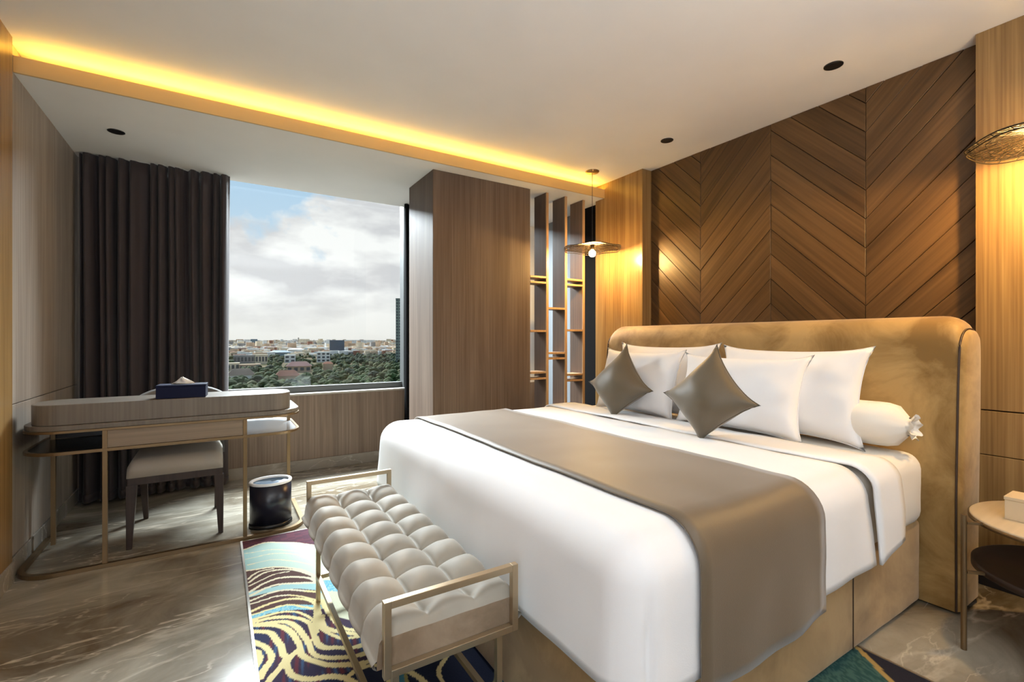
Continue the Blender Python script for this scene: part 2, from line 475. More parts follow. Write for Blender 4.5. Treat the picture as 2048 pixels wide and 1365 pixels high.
M['piping'] = base_mat('dark_piping', (0.035, 0.018, 0.010), 0.5)
M['table_top'] = wood_mat('pale_table_veneer', (0.52, 0.42, 0.28), (0.62, 0.51, 0.36), axis='X', rough=0.35, fine=0.4)
M['tray'] = base_mat('dark_tray_leather', (0.020, 0.010, 0.008), 0.45)
M['carton'] = base_mat('cream_box_card', (0.62, 0.50, 0.33), 0.5)
M['glass'] = glass_mat()
M['net'] = net_mat()
M['bulb'] = emit_mat('lit_bulb', (1.0, 0.60, 0.20), 1250.0)
M['led'] = emit_mat('amber_led', (1.0, 0.56, 0.065), 40.0)

# ============================================================ SETTING
XL, XR = -0.88, 3.28          # left wall, chevron wall
XP = 3.155                    # face of the wooden pilasters
YB, YW = -2.2, 4.68           # wall behind the camera, window wall
ZC, ZS = 2.70, 2.56           # ceiling, dropped soffit
YS = 3.37                     # edge of the soffit

fl = MB().box(XL - 0.2, XR + 0.3, YB - 0.2, YW + 0.35, -0.15, 0.0).build('floor', M['marble']); struct(fl)
ce = MB().box(XL - 0.2, XR + 0.3, YB - 0.2, YW + 0.22, ZC, ZC + 0.2).build('ceiling', M['ceiling']); struct(ce)

# dropped soffit along the window wall, with the raised lip that hides the light strip
so = bpy.data.objects.new('trim_1', None); COL.objects.link(so); struct(so)
MB().box(XL, XR, YS + 0.012, YW, ZS, ZS + 0.02).build('soffit_board', M['soffit'], so)
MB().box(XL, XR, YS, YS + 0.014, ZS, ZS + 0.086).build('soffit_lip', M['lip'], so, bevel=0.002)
MB().box(XL, XR, YS + 0.42, YS + 0.44, ZS + 0.02, ZC).build('cove_back', M['ceiling'], so)
led = MB().box(XL + 0.03, XP - 0.03, YS + 0.080, YS + 0.084, ZS + 0.056, ZS + 0.087).build('light_strip', M['led'])
tag(led, 'amber light strip hidden behind the long ceiling lip by the window side', 'light strip')
MB().box(XL + 0.03, XP - 0.03, YS + 0.085, YS + 0.105, ZS + 0.02, ZS + 0.087).build('strip_batten', M['white_paint'], led)

# left wall: veneer panels above and below a shadow joint
wl = MB().box(XL - 0.2, XL - 0.012, YB, YW + 0.3, 0, ZC).build('wall_left', M['backing']); struct(wl)
def panel(parent, mat, x0, x1, y0, y1, z0, z1, bevel=0.0025, name='panel'):
    return MB().box(x0, x1, y0, y1, z0, z1).build(name, mat, parent, bevel=bevel)
panel(wl, M['veneer_left'], XL - 0.012, XL, 3.30, YW, 0.873, ZC)
panel(wl, M['veneer_left'], XL - 0.012, XL, 3.30, YW, 0.10, 0.869)
panel(wl, M['veneer_lamplit'], XL - 0.012, XL + 0.02, YB, 3.29, 0.10, ZC)
bl = MB().box(XL - 0.012, XL + 0.008, 3.30, YW, 0, 0.10).build('baseboard_left', M['marble_base'], bevel=0.002); struct(bl)
MB().box(XL - 0.012, XL + 0.028, YB, 3.292, 0, 0.10).build('skirting_step', M['marble_base'], bl, bevel=0.002)

# window wall with two openings
wf = bpy.data.objects.new('wall_front', None); COL.objects.link(wf); struct(wf)
def wallpart(x0, x1, z0, z1, y0=YW, y1=YW + 0.22, mat='white_paint', name='wall_section'):
    MB().box(x0, x1, y0, y1, z0, z1).build(name, M[mat], wf)
W1 = (-0.60, 1.67); W2 = (2.15, 3.12); SILL = 0.69
wallpart(XL - 0.05, W1[0], 0, ZC, mat='veneer_left'); wallpart(W1[1], W2[0], 0, ZC, mat='alu'); wallpart(W2[1], XR + 0.2, 0, ZC)
for a, b in (W1, W2):
    wallpart(a, b, 0, SILL)
    wallpart(a, b, 2.66, ZC)
panel(wf, M['veneer_sill'], XL, XR, YW - 0.012, YW, 0.10, SILL)
bf = MB().box(XL, XR, YW - 0.02, YW + 0.002, 0, 0.10).build('baseboard_front', M['marble_base'], bevel=0.002); struct(bf)
def window(name, a, b):
    w = bpy.data.objects.new(name, None); COL.objects.link(w); struct(w)
    fr = MB()
    fr.box(a, a + 0.05, YW + 0.08, YW + 0.14, SILL, 2.66).box(b - 0.045, b, YW + 0.02, YW + 0.14, SILL, 2.66)
    fr.box(a + 0.05, b - 0.045, YW + 0.08, YW + 0.14, SILL, 0.765)
    fr.box(a + 0.05, b - 0.045, YW + 0.08, YW + 0.14, 2.62, 2.66)
    fr.build('window_frame', M['alu'], w, bevel=0.003)
    MB().box(a + 0.04, b - 0.04, YW + 0.105, YW + 0.111, 0.76, 2.625).build('pane', M['glass'], w)
    MB().box(a, b, YW - 0.022, YW + 0.08, SILL, SILL + 0.018).build('window_sill', M['sill_stone'], w, bevel=0.003)
window('window_1', *W1)
window('window_2', *W2)

# rear wall
wb = MB().box(XL - 0.2, XR + 0.3, YB - 0.2, YB, 0, ZC).build('wall_back', M['white_paint']); struct(wb)

# right wall: chevron planks between two veneered pilasters, plain white paint in the nook
wr = MB().box(XR, XR + 0.2, YB, 3.5, 0, ZC).build('wall_right', M['backing']); struct(wr)
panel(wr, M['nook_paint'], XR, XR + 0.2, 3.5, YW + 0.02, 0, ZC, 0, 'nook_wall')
panel(wr, M['veneer_lamplit'], XP, XR - 0.002, 2.895, 3.50, 0.0, ZC, 0.003, 'pilaster_panel')
panel(wr, M['veneer_lamplit'], XP, XR - 0.002, YB, 0.757, 0.862, ZC, 0.003, 'pilaster_panel')
panel(wr, M['veneer_lamplit'], XP, XR - 0.002, YB, 0.757, 0.645, 0.857, 0.003, 'pilaster_panel')
panel(wr, M['veneer_lamplit'], XP, XR - 0.002, YB, 0.757, 0.10, 0.642, 0.003, 'pilaster_panel')
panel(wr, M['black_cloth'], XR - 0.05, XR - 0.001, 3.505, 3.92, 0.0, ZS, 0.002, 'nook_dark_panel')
br = MB().box(XP + 0.02, XR, YB, 0.75, 0, 0.10).build('baseboard_right', M['backing'], bevel=0.002); struct(br)

def clip_poly(poly, f):
    out = []
    for i in range(len(poly)):
        a, b = poly[i], poly[(i + 1) % len(poly)]
        fa, fb = f(a), f(b)
        if fa >= 0: out.append(a)
        if (fa >= 0) != (fb >= 0):
            t = fa / (fa - fb)
            out.append((a[0] + (b[0] - a[0]) * t, a[1] + (b[1] - a[1]) * t))
    return out
def chevron():
    cols = [(2.895, 2.39, -1), (2.39, 1.828, 1), (1.828, 1.261, -1), (1.261, 0.757, 1)]
    P = 0.172; zpk = 1.969; g = 0.0022
    for y_hi, y_lo, s in cols:
        # going right on the picture (y falling) the joints fall (s=-1) or climb (s=1)
        for k in range(-12, 12):
            # joint height at each edge; peaks lie at y=2.95 and 1.828, valleys at 2.39 and 1.261
            zj = zpk + k * P
            def line(y):
                d = abs(y - 1.828)
                if y_hi > 2.40: d = 2 * 0.562 - d
                if y_hi < 1.30: d = 0.567 - (1.261 - y)
                return zj - d * 1.0
            poly = [(y_hi - 0.0012, line(y_hi) - P + g), (y_lo + 0.0012, line(y_lo) - P + g), (y_lo + 0.0012, line(y_lo) - g), (y_hi - 0.0012, line(y_hi) - g)]
            poly = clip_poly(poly, lambda p: ZC - 0.001 - p[1])
            if len(poly) < 3: continue
            poly = clip_poly(poly, lambda p: p[1] - 0.95)
            if len(poly) < 3: continue
            cy = sum(p[0] for p in poly) / len(poly); cz = sum(p[1] for p in poly) / len(poly)
            # local frame: X along the plank, Y across, Z out of the wall (towards -X world)
            dy, dz = (y_lo - y_hi), (line(y_lo) - line(y_hi))
            n = math.hypot(dy, dz); ey = dy / n; ez = dz / n
            ax = Vector((0, ey, ez)); az = Vector((-1, 0, 0)); ay = az.cross(ax)
            rot = Matrix((ax, ay, az)).transposed().to_4x4()
            T = random.uniform(0.014, 0.019)
            loc = [((p[0] - cy) * ax.y + (p[1] - cz) * ax.z, (p[0] - cy) * ay.y + (p[1] - cz) * ay.z) for p in poly]
            mb = MB(); mb.prism(loc, 0.0, T)
            o = mb.build('plank', M['plank'], wr, bevel=0.0018, seg=1)
            o.matrix_local = Matrix.Translation((XR - 0.0005, cy, cz)) @ rot
chevron()

# big veneered column box under the soffit
co = thing('wood_column', 'tall boxed-in column clad in grey brown veneer beside the window', 'column', (1.455, 3.515, 0))
MB().box(0, 0.935, 0, 0.006, 0, ZS - 0.001).build('front_panel', M['veneer_box'], co, bevel=0.002)
MB().box(0, 0.02, 0.0065, 0.55, 0, ZS - 0.001).build('side_panel', M['veneer_box'], co, bevel=0.002)
MB().box(0.021, 0.935, 0.007, 0.55, 0, ZS - 0.002).build('carcass', M['veneer_box'], co)

# open shelf divider between column and pilaster
def divider():
    t = thing('open_shelving', 'open divider shelving of dark upright boards with pale small shelves', 'shelving', (2.393, 3.515, 0))
    ux = (0.19, 0.408, 0.627)
    for x in ux:
        b = MB().box(x - 0.013, x + 0.013, 0.012, 0.195, 0, ZS - 0.001).build('upright_board', M['shelf_dark'], t, bevel=0.001)
        MB().box(x - 0.013, x + 0.013, 0, 0.0115, 0, ZS - 0.001).build('edge_band', M['shelf_edge'], b, bevel=0.001)
    bays = [(0.002, ux[0] - 0.013, (1.775, 1.725, 1.28, 0.90, 0.845, 0.46)),
            (ux[0] + 0.013, ux[1] - 0.013, (1.493, 1.075, 1.025, 0.55)),
            (ux[1] + 0.013, ux[2] - 0.013, (1.775, 1.725, 1.29, 0.865, 0.81, 0.42))]
    for x0, x1, zs in bays:
        for z in zs:
            MB().box(x0, x1, 0.002, 0.16, z - 0.009, z + 0.009).build('shelf', M['shelf_edge'], t, bevel=0.001)
divider()

# curtains
def curtain(name, label, x0, x1, y, z0, z1, folds, amp, mat, seed):
    rnd = random.Random(seed)
    ph = [rnd.uniform(-0.5, 0.5) for _ in range(folds + 3)]
    am = [rnd.uniform(0.6, 1.25) for _ in range(folds + 3)]
    def fn(u, v):
        uw = u + (0.022 * math.sin(u * 17 + seed) + 0.012 * math.sin(u * 41 + seed * 2)) * min(1, u * 8, (1 - u) * 8)
        t = max(0, min(0.9999, uw)) * folds; i = int(t); fr = t - i
        p = ph[i] * (1 - fr) + ph[i + 1] * fr
        a = am[i] * (1 - fr) + am[i + 1] * fr
        w = 2 * PI * t + p
        gather = 1 - 0.35 * max(0, (v - 0.9) / 0.1)
        dy = amp * a * gather * (math.sin(w) + 0.22 * math.sin(2 * w + 1 + 2 * v) + 0.10 * math.sin(5 * w + 4 * v) * v)
        dx = 0.012 * math.sin(w + 1.2) + 0.006 * math.sin(3.1 * v + i * 0.9)
        return (x0 + (x1 - x0) * u + dx, y + dy, z0 + (z1 - z0) * v)
    mb = MB(); mb.grid(fn, folds * 16, 24)
    o = mb.build(name, mat)
    s = o.modifiers.new('solid', 'SOLIDIFY'); s.thickness = 0.004
    tag(o, label, 'curtain')
    hem = MB(); hem.grid(lambda u, v: tuple(a + b for a, b in zip(fn(u, 0.0), (0, -0.0035, -0.0 + 0.06 * v))), folds * 16, 1)
    h = hem.build('hem', mat, o)
    s = h.modifiers.new('solid', 'SOLIDIFY'); s.thickness = 0.003
    return o
curtain('curtain', 'dark plum full-length curtain gathered on the left of the window', XL + 0.022, 0.072, 4.565, 0.02, ZS - 0.004, 13, 0.052, M['curtain'], 3)
curtain('curtain', 'narrow black curtain between the window and the boxed column', 1.575, 1.92, 4.56, 0.02, ZS - 0.004, 6, 0.025, M['black_cloth'], 5)

# recessed downlights
def downlight(x, y, z, label):
    t = thing('downlight', label, 'downlight', (x, y, z), 0, 'recessed downlights')
    MB().lathe([(0.030, -0.001), (0.040, -0.004), (0.046, -0.003), (0.046, 0.0)], 32).build('trim_ring', M['black'], t)
    MB().lathe([(0.0005, -0.0006), (0.018, -0.0008), (0.031, -0.0022)], 32).build('reflector', M['black'], t)
downlight(2.855, 1.254, ZC, 'small black recessed downlight above the chevron wall, nearer the right edge')
downlight(2.867, 2.389, ZC, 'small black recessed downlight on the main ceiling, nearer the hanging lamp canopy')
downlight(-0.56, 3.98, ZS, 'black recessed downlight in the lower ceiling above the desk')

# ============================================================ RUG
RUG = [
    (0.01, [(0.13, 3.08), (0.23, 3.12), (0.34, 3.06), (0.44, 2.97), (0.5, 2.9), (0.53, 2.76), (0.55, 2.59)]),
    (0.005, [(0.13, 3.02), (0.25, 3.0), (0.35, 2.93), (0.45, 2.82)]),
    (0.005, [(0.13, 2.94), (0.25, 2.94), (0.35, 2.88), (0.43, 2.75)]),
    (0.005, [(0.13, 2.86), (0.24, 2.86), (0.34, 2.79), (0.43, 2.67)]),
    (0.01, [(0.13, 2.79), (0.23, 2.77), (0.31, 2.72), (0.37, 2.65), (0.42, 2.55)]),
    (0.008, [(0.13, 2.69), (0.18, 2.75), (0.25, 2.74)]),
    (0.01, [(0.13, 2.65), (0.2, 2.72), (0.3, 2.7), (0.37, 2.63), (0.42, 2.54)]),
    (0.007, [(0.13, 2.61), (0.23, 2.67), (0.31, 2.67)]),
    (0.011, [(0.13, 2.55), (0.21, 2.61), (0.3, 2.61), (0.38, 2.55), (0.41, 2.49)]),
    (0.012, [(0.13, 2.51), (0.2, 2.55), (0.29, 2.54), (0.41, 2.47)]),
    (0.01, [(0.13, 2.46), (0.21, 2.49), (0.31, 2.46), (0.4, 2.38)]),
    (0.008, [(0.13, 2.43), (0.23, 2.44), (0.31, 2.4), (0.39, 2.3)]),
    (0.012, [(0.12, 2.36), (0.2, 2.39), (0.29, 2.38), (0.35, 2.33), (0.38, 2.27)]),
    (0.008, [(0.12, 2.33), (0.22, 2.34), (0.29, 2.32), (0.37, 2.23)]),
    (0.01, [(0.12, 2.29), (0.22, 2.29), (0.3, 2.25), (0.34, 2.17), (0.35, 2.11)]),
    (0.016, [(0.12, 2.27), (0.21, 2.26), (0.29, 2.2), (0.33, 2.13), (0.33, 2.06), (0.33, 1.99), (0.35, 1.94), (0.39, 1.91), (0.44, 1.88), (0.5, 1.88), (0.62, 1.93), (0.74, 2.05)]),
    (0.016, [(0.12, 2.25), (0.23, 2.21), (0.28, 2.13), (0.3, 2.04), (0.31, 1.93), (0.34, 1.88), (0.41, 1.83), (0.48, 1.82), (0.6, 1.84), (0.72, 1.92)]),
    (0.018, [(0.12, 2.25), (0.21, 2.19), (0.26, 2.1), (0.27, 2.01), (0.27, 1.94), (0.3, 1.88), (0.34, 1.83), (0.4, 1.79), (0.45, 1.77), (0.56, 1.77), (0.7, 1.82)]),
    (0.016, [(0.12, 2.2), (0.18, 2.15), (0.21, 2.04), (0.21, 1.98), (0.22, 1.95), (0.19, 1.9), (0.16, 1.86), (0.13, 1.8)]),
    (0.018, [(0.12, 2.12), (0.16, 2.06), (0.17, 1.98), (0.15, 1.93), (0.13, 1.88)]),
    (0.03, [(0.12, 2.04), (0.12, 1.99), (0.11, 1.95)]),
    (0.018, [(0.27, 1.98), (0.24, 1.95), (0.22, 1.91), (0.22, 1.85), (0.24, 1.81), (0.28, 1.78), (0.34, 1.76), (0.39, 1.71), (0.42, 1.62), (0.4, 1.5)]),
    (0.022, [(0.39, 2.3), (0.36, 2.15), (0.34, 2.06)]),
    (0.014, [(0.38, 2.16), (0.38, 2.08), (0.41, 2.02), (0.45, 1.98), (0.51, 1.93)]),
    (0.012, [(0.36, 2.1), (0.38, 2.03), (0.42, 1.96), (0.47, 1.94), (0.51, 1.93)]),
    (0.014, [(0.41, 2.29), (0.41, 2.17), (0.43, 2.06), (0.45, 2.01), (0.52, 1.96)]),
    (0.014, [(0.39, 1.72), (0.43, 1.74), (0.48, 1.74), (0.53, 1.7), (0.6, 1.6), (0.62, 1.5)]),
    (0.012, [(0.45, 1.5), (0.5, 1.62), (0.6, 1.7), (0.72, 1.74)]),
    (0.012, [(0.66, 1.45), (0.68, 1.58), (0.76, 1.66)]),
]
def catmull(p, n=8):
    p = [2 * np.array(p[0]) - np.array(p[1])] + [np.array(q) for q in p] + [2 * np.array(p[-1]) - np.array(p[-2])]
    out = []
    for i in range(1, len(p) - 2):
        for k in range(n):
            t = k / n
            out.append(0.5 * ((2 * p[i]) + (-p[i - 1] + p[i + 1]) * t + (2 * p[i - 1] - 5 * p[i] + 4 * p[i + 1] - p[i + 2]) * t * t + (-p[i - 1] + 3 * p[i] - 3 * p[i + 1] + p[i + 2]) * t ** 3))
    out.append(p[-2])
    return np.array(out)
def build_rug():
    x0, x1, y0, y1 = 0.125, 2.11, 0.25, 3.205
    # finer grid where the rug shows, coarser under the bed and beyond it
    xs = np.concatenate([np.arange(x0, 0.86, 0.0042), np.arange(0.86, 1.7, 0.05), np.arange(1.7, x1, 0.008), [x1]])
    ys = np.concatenate([np.arange(y0, 0.8, 0.012), np.arange(0.8, 1.4, 0.008), np.arange(1.4, y1, 0.0055), [y1]])
    Xg, Yg = np.meshgrid(xs, ys)
    P = np.stack([Xg.ravel(), Yg.ravel()], 1)
    wob = 0.006 * np.stack([np.sin(P[:, 1] * 37) + np.sin(P[:, 0] * 61 + P[:, 1] * 23), np.sin(P[:, 0] * 43)], 1)
    Q = P + 0.35 * wob
    def h(a, b, s):   # cheap hash noise in patches
        return np.modf(np.abs(np.sin(np.floor(P[:, 0] * a) * 12.9898 + np.floor(P[:, 1] * b) * 78.233 + s) * 43758.5453))[0]
    soft = 0.5 + 0.5 * np.sin(P[:, 0] * 9 + 2.3 * np.sin(P[:, 1] * 5)) * np.cos(P[:, 1] * 7 + 1.7 * np.sin(P[:, 0] * 6))
    purple = np.array([0.060, 0.034, 0.060]); maroon = np.array([0.13, 0.035, 0.05]); navy = np.array([0.022, 0.035, 0.085])
    brown = np.array([0.105, 0.060, 0.055]); teal = np.array([0.36, 0.60, 0.62]); blue = np.array([0.16, 0.46, 0.62])
    cream = np.array([0.78, 0.68, 0.36]); pale = np.array([0.72, 0.74, 0.56])
    C = np.tile(purple, (len(P), 1))
    s = soft[:, None]
    y = P[:, 1]; x = P[:, 0]
    C = purple * (1 - s) + navy * s
    st = np.sin(P[:, 0] * 150 + 4 * np.sin(P[:, 1] * 8)) * np.sin(P[:, 1] * 11 + 2 * np.sin(P[:, 0] * 13))
    k1 = np.clip((st - 0.35) * 3, 0, 1)[:, None]; C = C * (1 - k1) + maroon * k1
    k2 = np.clip((-st - 0.55) * 3, 0, 1)[:, None]; C = C * (1 - k2) + np.array([0.05, 0.10, 0.20]) * k2
    m = (y > 2.27) & (x < 0.42); C[m] = brown
    def upper(curve, mm):     # signed: above the curve y=c(x)
        return mm & (y > np.interp(x, curve[:, 0], curve[:, 1]))
    A = catmull(RUG[0][1]); CC = catmull(RUG[4][1])
    o = np.argsort(A[:, 0]); Ai = np.interp(x, A[o, 0], A[o, 1]); o2 = np.argsort(CC[:, 0]); Ci = np.interp(x, CC[o2, 0], CC[o2, 1])
    reg_t = (y < Ai) & (y > Ci) & (x < 0.56)
    k = np.clip((x - 0.13) / 0.45, 0, 1)[:, None]
    tealmix = teal * (1 - k) + pale * k
    C[reg_t] = tealmix[reg_t]
    # pale green and yellow ground under the far half of the bench
    reg_p = (y > 2.0 + 0.25 * np.sin(x * 6)) & (x > 0.40) & ~((y > Ai) & (x < 0.56)) & ~reg_t
    C[reg_p] = (pale * 0.9)[None, :]
    reg_b = reg_p & (np.abs(y - (2.42 - 0.9 * (x - 0.42)) - 0.03 * np.sin(x * 30)) < 0.06); C[reg_b] = blue
    reg_b = reg_p & (np.abs(y - (2.62 - 0.5 * (x - 0.42))) < 0.02); C[reg_b] = teal
    reg_n = reg_p & (np.hypot(x - 0.60, (y - 2.30) * 0.7) < 0.055); C[reg_n] = purple
    reg_n = reg_p & (np.hypot(x - 0.60, (y - 2.30) * 0.7) < 0.030); C[reg_n] = pale
    C[(y > Ai) & (x < 0.56)] = np.array([0.085, 0.040, 0.060])
    mm = (y > Ai) & (h(25, 60, 3.0) > 0.6); C[mm & (x < 0.6)] = np.array([0.12, 0.045, 0.065])
    # teal band and blue band between the arches
    def band(c1, c2, col):
        a = catmull(c1); b = catmull(c2)
        ia = np.interp(x, a[:, 0], a[:, 1]); ib = np.interp(x, b[:, 0], b[:, 1])
        q = (y < np.maximum(ia, ib)) & (y > np.minimum(ia, ib)) & (x < 0.41)
        C[q] = col
    band([(0.2, 2.545), (0.29, 2.535), (0.41, 2.465)], [(0.2, 2.50), (0.31, 2.47), (0.41, 2.39)], teal * 0.95 + 0.03)
    band([(0.12, 2.335), (0.22, 2.345), (0.29, 2.325), (0.38, 2.26)], [(0.12, 2.30), (0.22, 2.30), (0.3, 2.27), (0.38, 2.22)], blue)
    spk = (h(300, 260, 2.0) > 0.55) & (C[:, 2] > 0.55) & (C[:, 0] < 0.2)
    C[spk] = teal
    # near, dark part of the rug with broad ribbons
    near = y < 1.75
    ph = np.sin(x * 7.5 + 1.6 * np.sin(y * 3.1)) + 0.9 * np.sin(y * 6.2 + 2.2 * np.sin(x * 4.0))
    C[near] = (np.array([0.016, 0.022, 0.05]) * np.ones((len(P), 1)))[near]
    C[near & (np.abs(ph) < 0.22)] = np.array([0.07, 0.24, 0.34])
    C[near & (np.abs(np.abs(ph) - 0.27) < 0.06)] = np.array([0.34, 0.31, 0.12])
    far_side = x > 1.7
    C[far_side] = np.array([0.022, 0.070, 0.072])
    C[far_side & (h(150, 150, 4.0) > 0.5)] = np.array([0.050, 0.115, 0.105])
    tt = x - (2.075 - 0.75 * (0.80 - y) - 0.05 * (0.8 - y) ** 2)
    C[far_side & (tt > 0)] = np.array([0.02, 0.02, 0.03])  # shadow band beyond the gold border, painted into the rug colours
    C[far_side & (np.abs(tt) < 0.013)] = np.array([0.36, 0.25, 0.09])
    for w, pts in RUG:
        c = catmull(pts)
        near_box = (Q[:, 0] > c[:, 0].min() - 0.05) & (Q[:, 0] < c[:, 0].max() + 0.05) & (Q[:, 1] > c[:, 1].min() - 0.05) & (Q[:, 1] < c[:, 1].max() + 0.05)
        idx = np.nonzero(near_box)[0]
        d = np.full(len(idx), 9.0)
        for i in range(len(c) - 1):
            a, b = c[i], c[i + 1]; ab = b - a; L2 = max(1e-9, ab @ ab)
            t = np.clip(((Q[idx] - a) @ ab) / L2, 0, 1)
            d = np.minimum(d, np.hypot(*(Q[idx] - a - t[:, None] * ab).T))
        hit = idx[d < w * 0.72]
        C[hit] = cream
        top = hit[(P[hit, 1] > 2.42)]
        C[top] = np.array([0.80, 0.74, 0.55])
    nx, ny = len(xs), len(ys)
    me = bpy.data.meshes.new('area_rug')
    V = np.column_stack([P, np.full(len(P), 0.006)])
    ii = np.arange((nx - 1) * (ny - 1)); r_ = ii // (nx - 1); c_ = ii % (nx - 1)
    a = r_ * nx + c_
    F = np.column_stack([a, a + 1, a + 1 + nx, a + nx])
    me.from_pydata(V.tolist(), [], F.tolist())
    at = me.color_attributes.new('pattern', 'FLOAT_COLOR', 'POINT')
    buf = np.ones((len(P), 4), dtype=np.float32); buf[:, :3] = C
    at.data.foreach_set('color', buf.ravel())
    m = base_mat('woven_rug', (0.5, 0.5, 0.5), 0.9, spec=0.15, bump=0.5, bump_scale=260)
    N, L = nodes_of(m.node_tree)
    ca = N.new('ShaderNodeVertexColor'); ca.layer_name = 'pattern'
    L.new(ca.outputs[0], N['Principled BSDF'].inputs['Base Color'])
    me.materials.append(m)
    o = bpy.data.objects.new('area_rug', me); COL.objects.link(o)
    tag(o, 'multicoloured swirl-patterned inlaid rug under the bed and bench', 'rug')
    e = MB()
    e.box(x0 - 0.010, x0, y0, y1 + 0.010, 0.0, 0.008).box(x0, x1, y1, y1 + 0.010, 0.0, 0.008).box(x1, x1 + 0.01, y0, y1 + 0.010, 0.0, 0.008).box(x0 - 0.01, x1 + 0.01, y0 - 0.01, y0, 0.0, 0.008)
    e.build('edge_strip', M['steel_trim'], o)
build_rug()

# ============================================================ BED
BY0, BY1 = 0.80, 2.84      # sides of the mattress
def wr_noise(p, s, a):
    return a * noise.noise(Vector(p) * s)
def soft_box(mb, x0, x1, y0, y1, z0, z1, r, disp=0.004, n=10, sc=4.0, bulge=0.0):
    """box with rounded edges as a dense smooth shell, closed"""
    cx, cy, cz = (x0 + x1) / 2, (y0 + y1) / 2, (z0 + z1) / 2
    hx, hy, hz = (x1 - x0) / 2, (y1 - y0) / 2, (z1 - z0) / 2
    def samples(h):
        inner = h - r
        a = [-(h) , -(h - r * 0.12), -(h - r * 0.35), -(h - r * 0.65), -inner]
        k = max(2, int(inner * 2 / 0.06))
        mid = [-inner + 2 * inner * i / k for i in range(1, k)]
        return a + mid + [-t for t in reversed(a)]
    def rnd_pt(p):
        q = Vector((max(-hx + r, min(hx - r, p[0])), max(-hy + r, min(hy - r, p[1])), max(-hz + r, min(hz - r, p[2]))))
        d = Vector(p) - q
        if d.length > 1e-6: q = q + d.normalized() * r
        w = Vector((q.x + cx, q.y + cy, q.z + cz))
        if disp:
            dn = d.normalized() if d.length > 1e-6 else Vector((0, 0, 0))
            w += dn * (disp * noise.noise(w * sc) + 0.5 * disp * noise.noise(w * sc * 2.7))
        return tuple(w)
    sx, sy, sz = samples(hx), samples(hy), samples(hz)
    for sgn in (-1, 1):
        for (A, B, mk) in ((sx, sy, lambda a, b: (a, b, sgn * hz)), (sy, sz, lambda a, b: (sgn * hx, a, b)), (sz, sx, lambda a, b: (b, sgn * hy, a))):
            vs = [rnd_pt(mk(a, b)) for b in B for a in A]
            w = len(A)
            fs = [(j * w + i, j * w + i + 1, (j + 1) * w + i + 1, (j + 1) * w + i) for j in range(len(B) - 1) for i in range(len(A) - 1)]
            mb.add(vs, fs, True)
    return mb

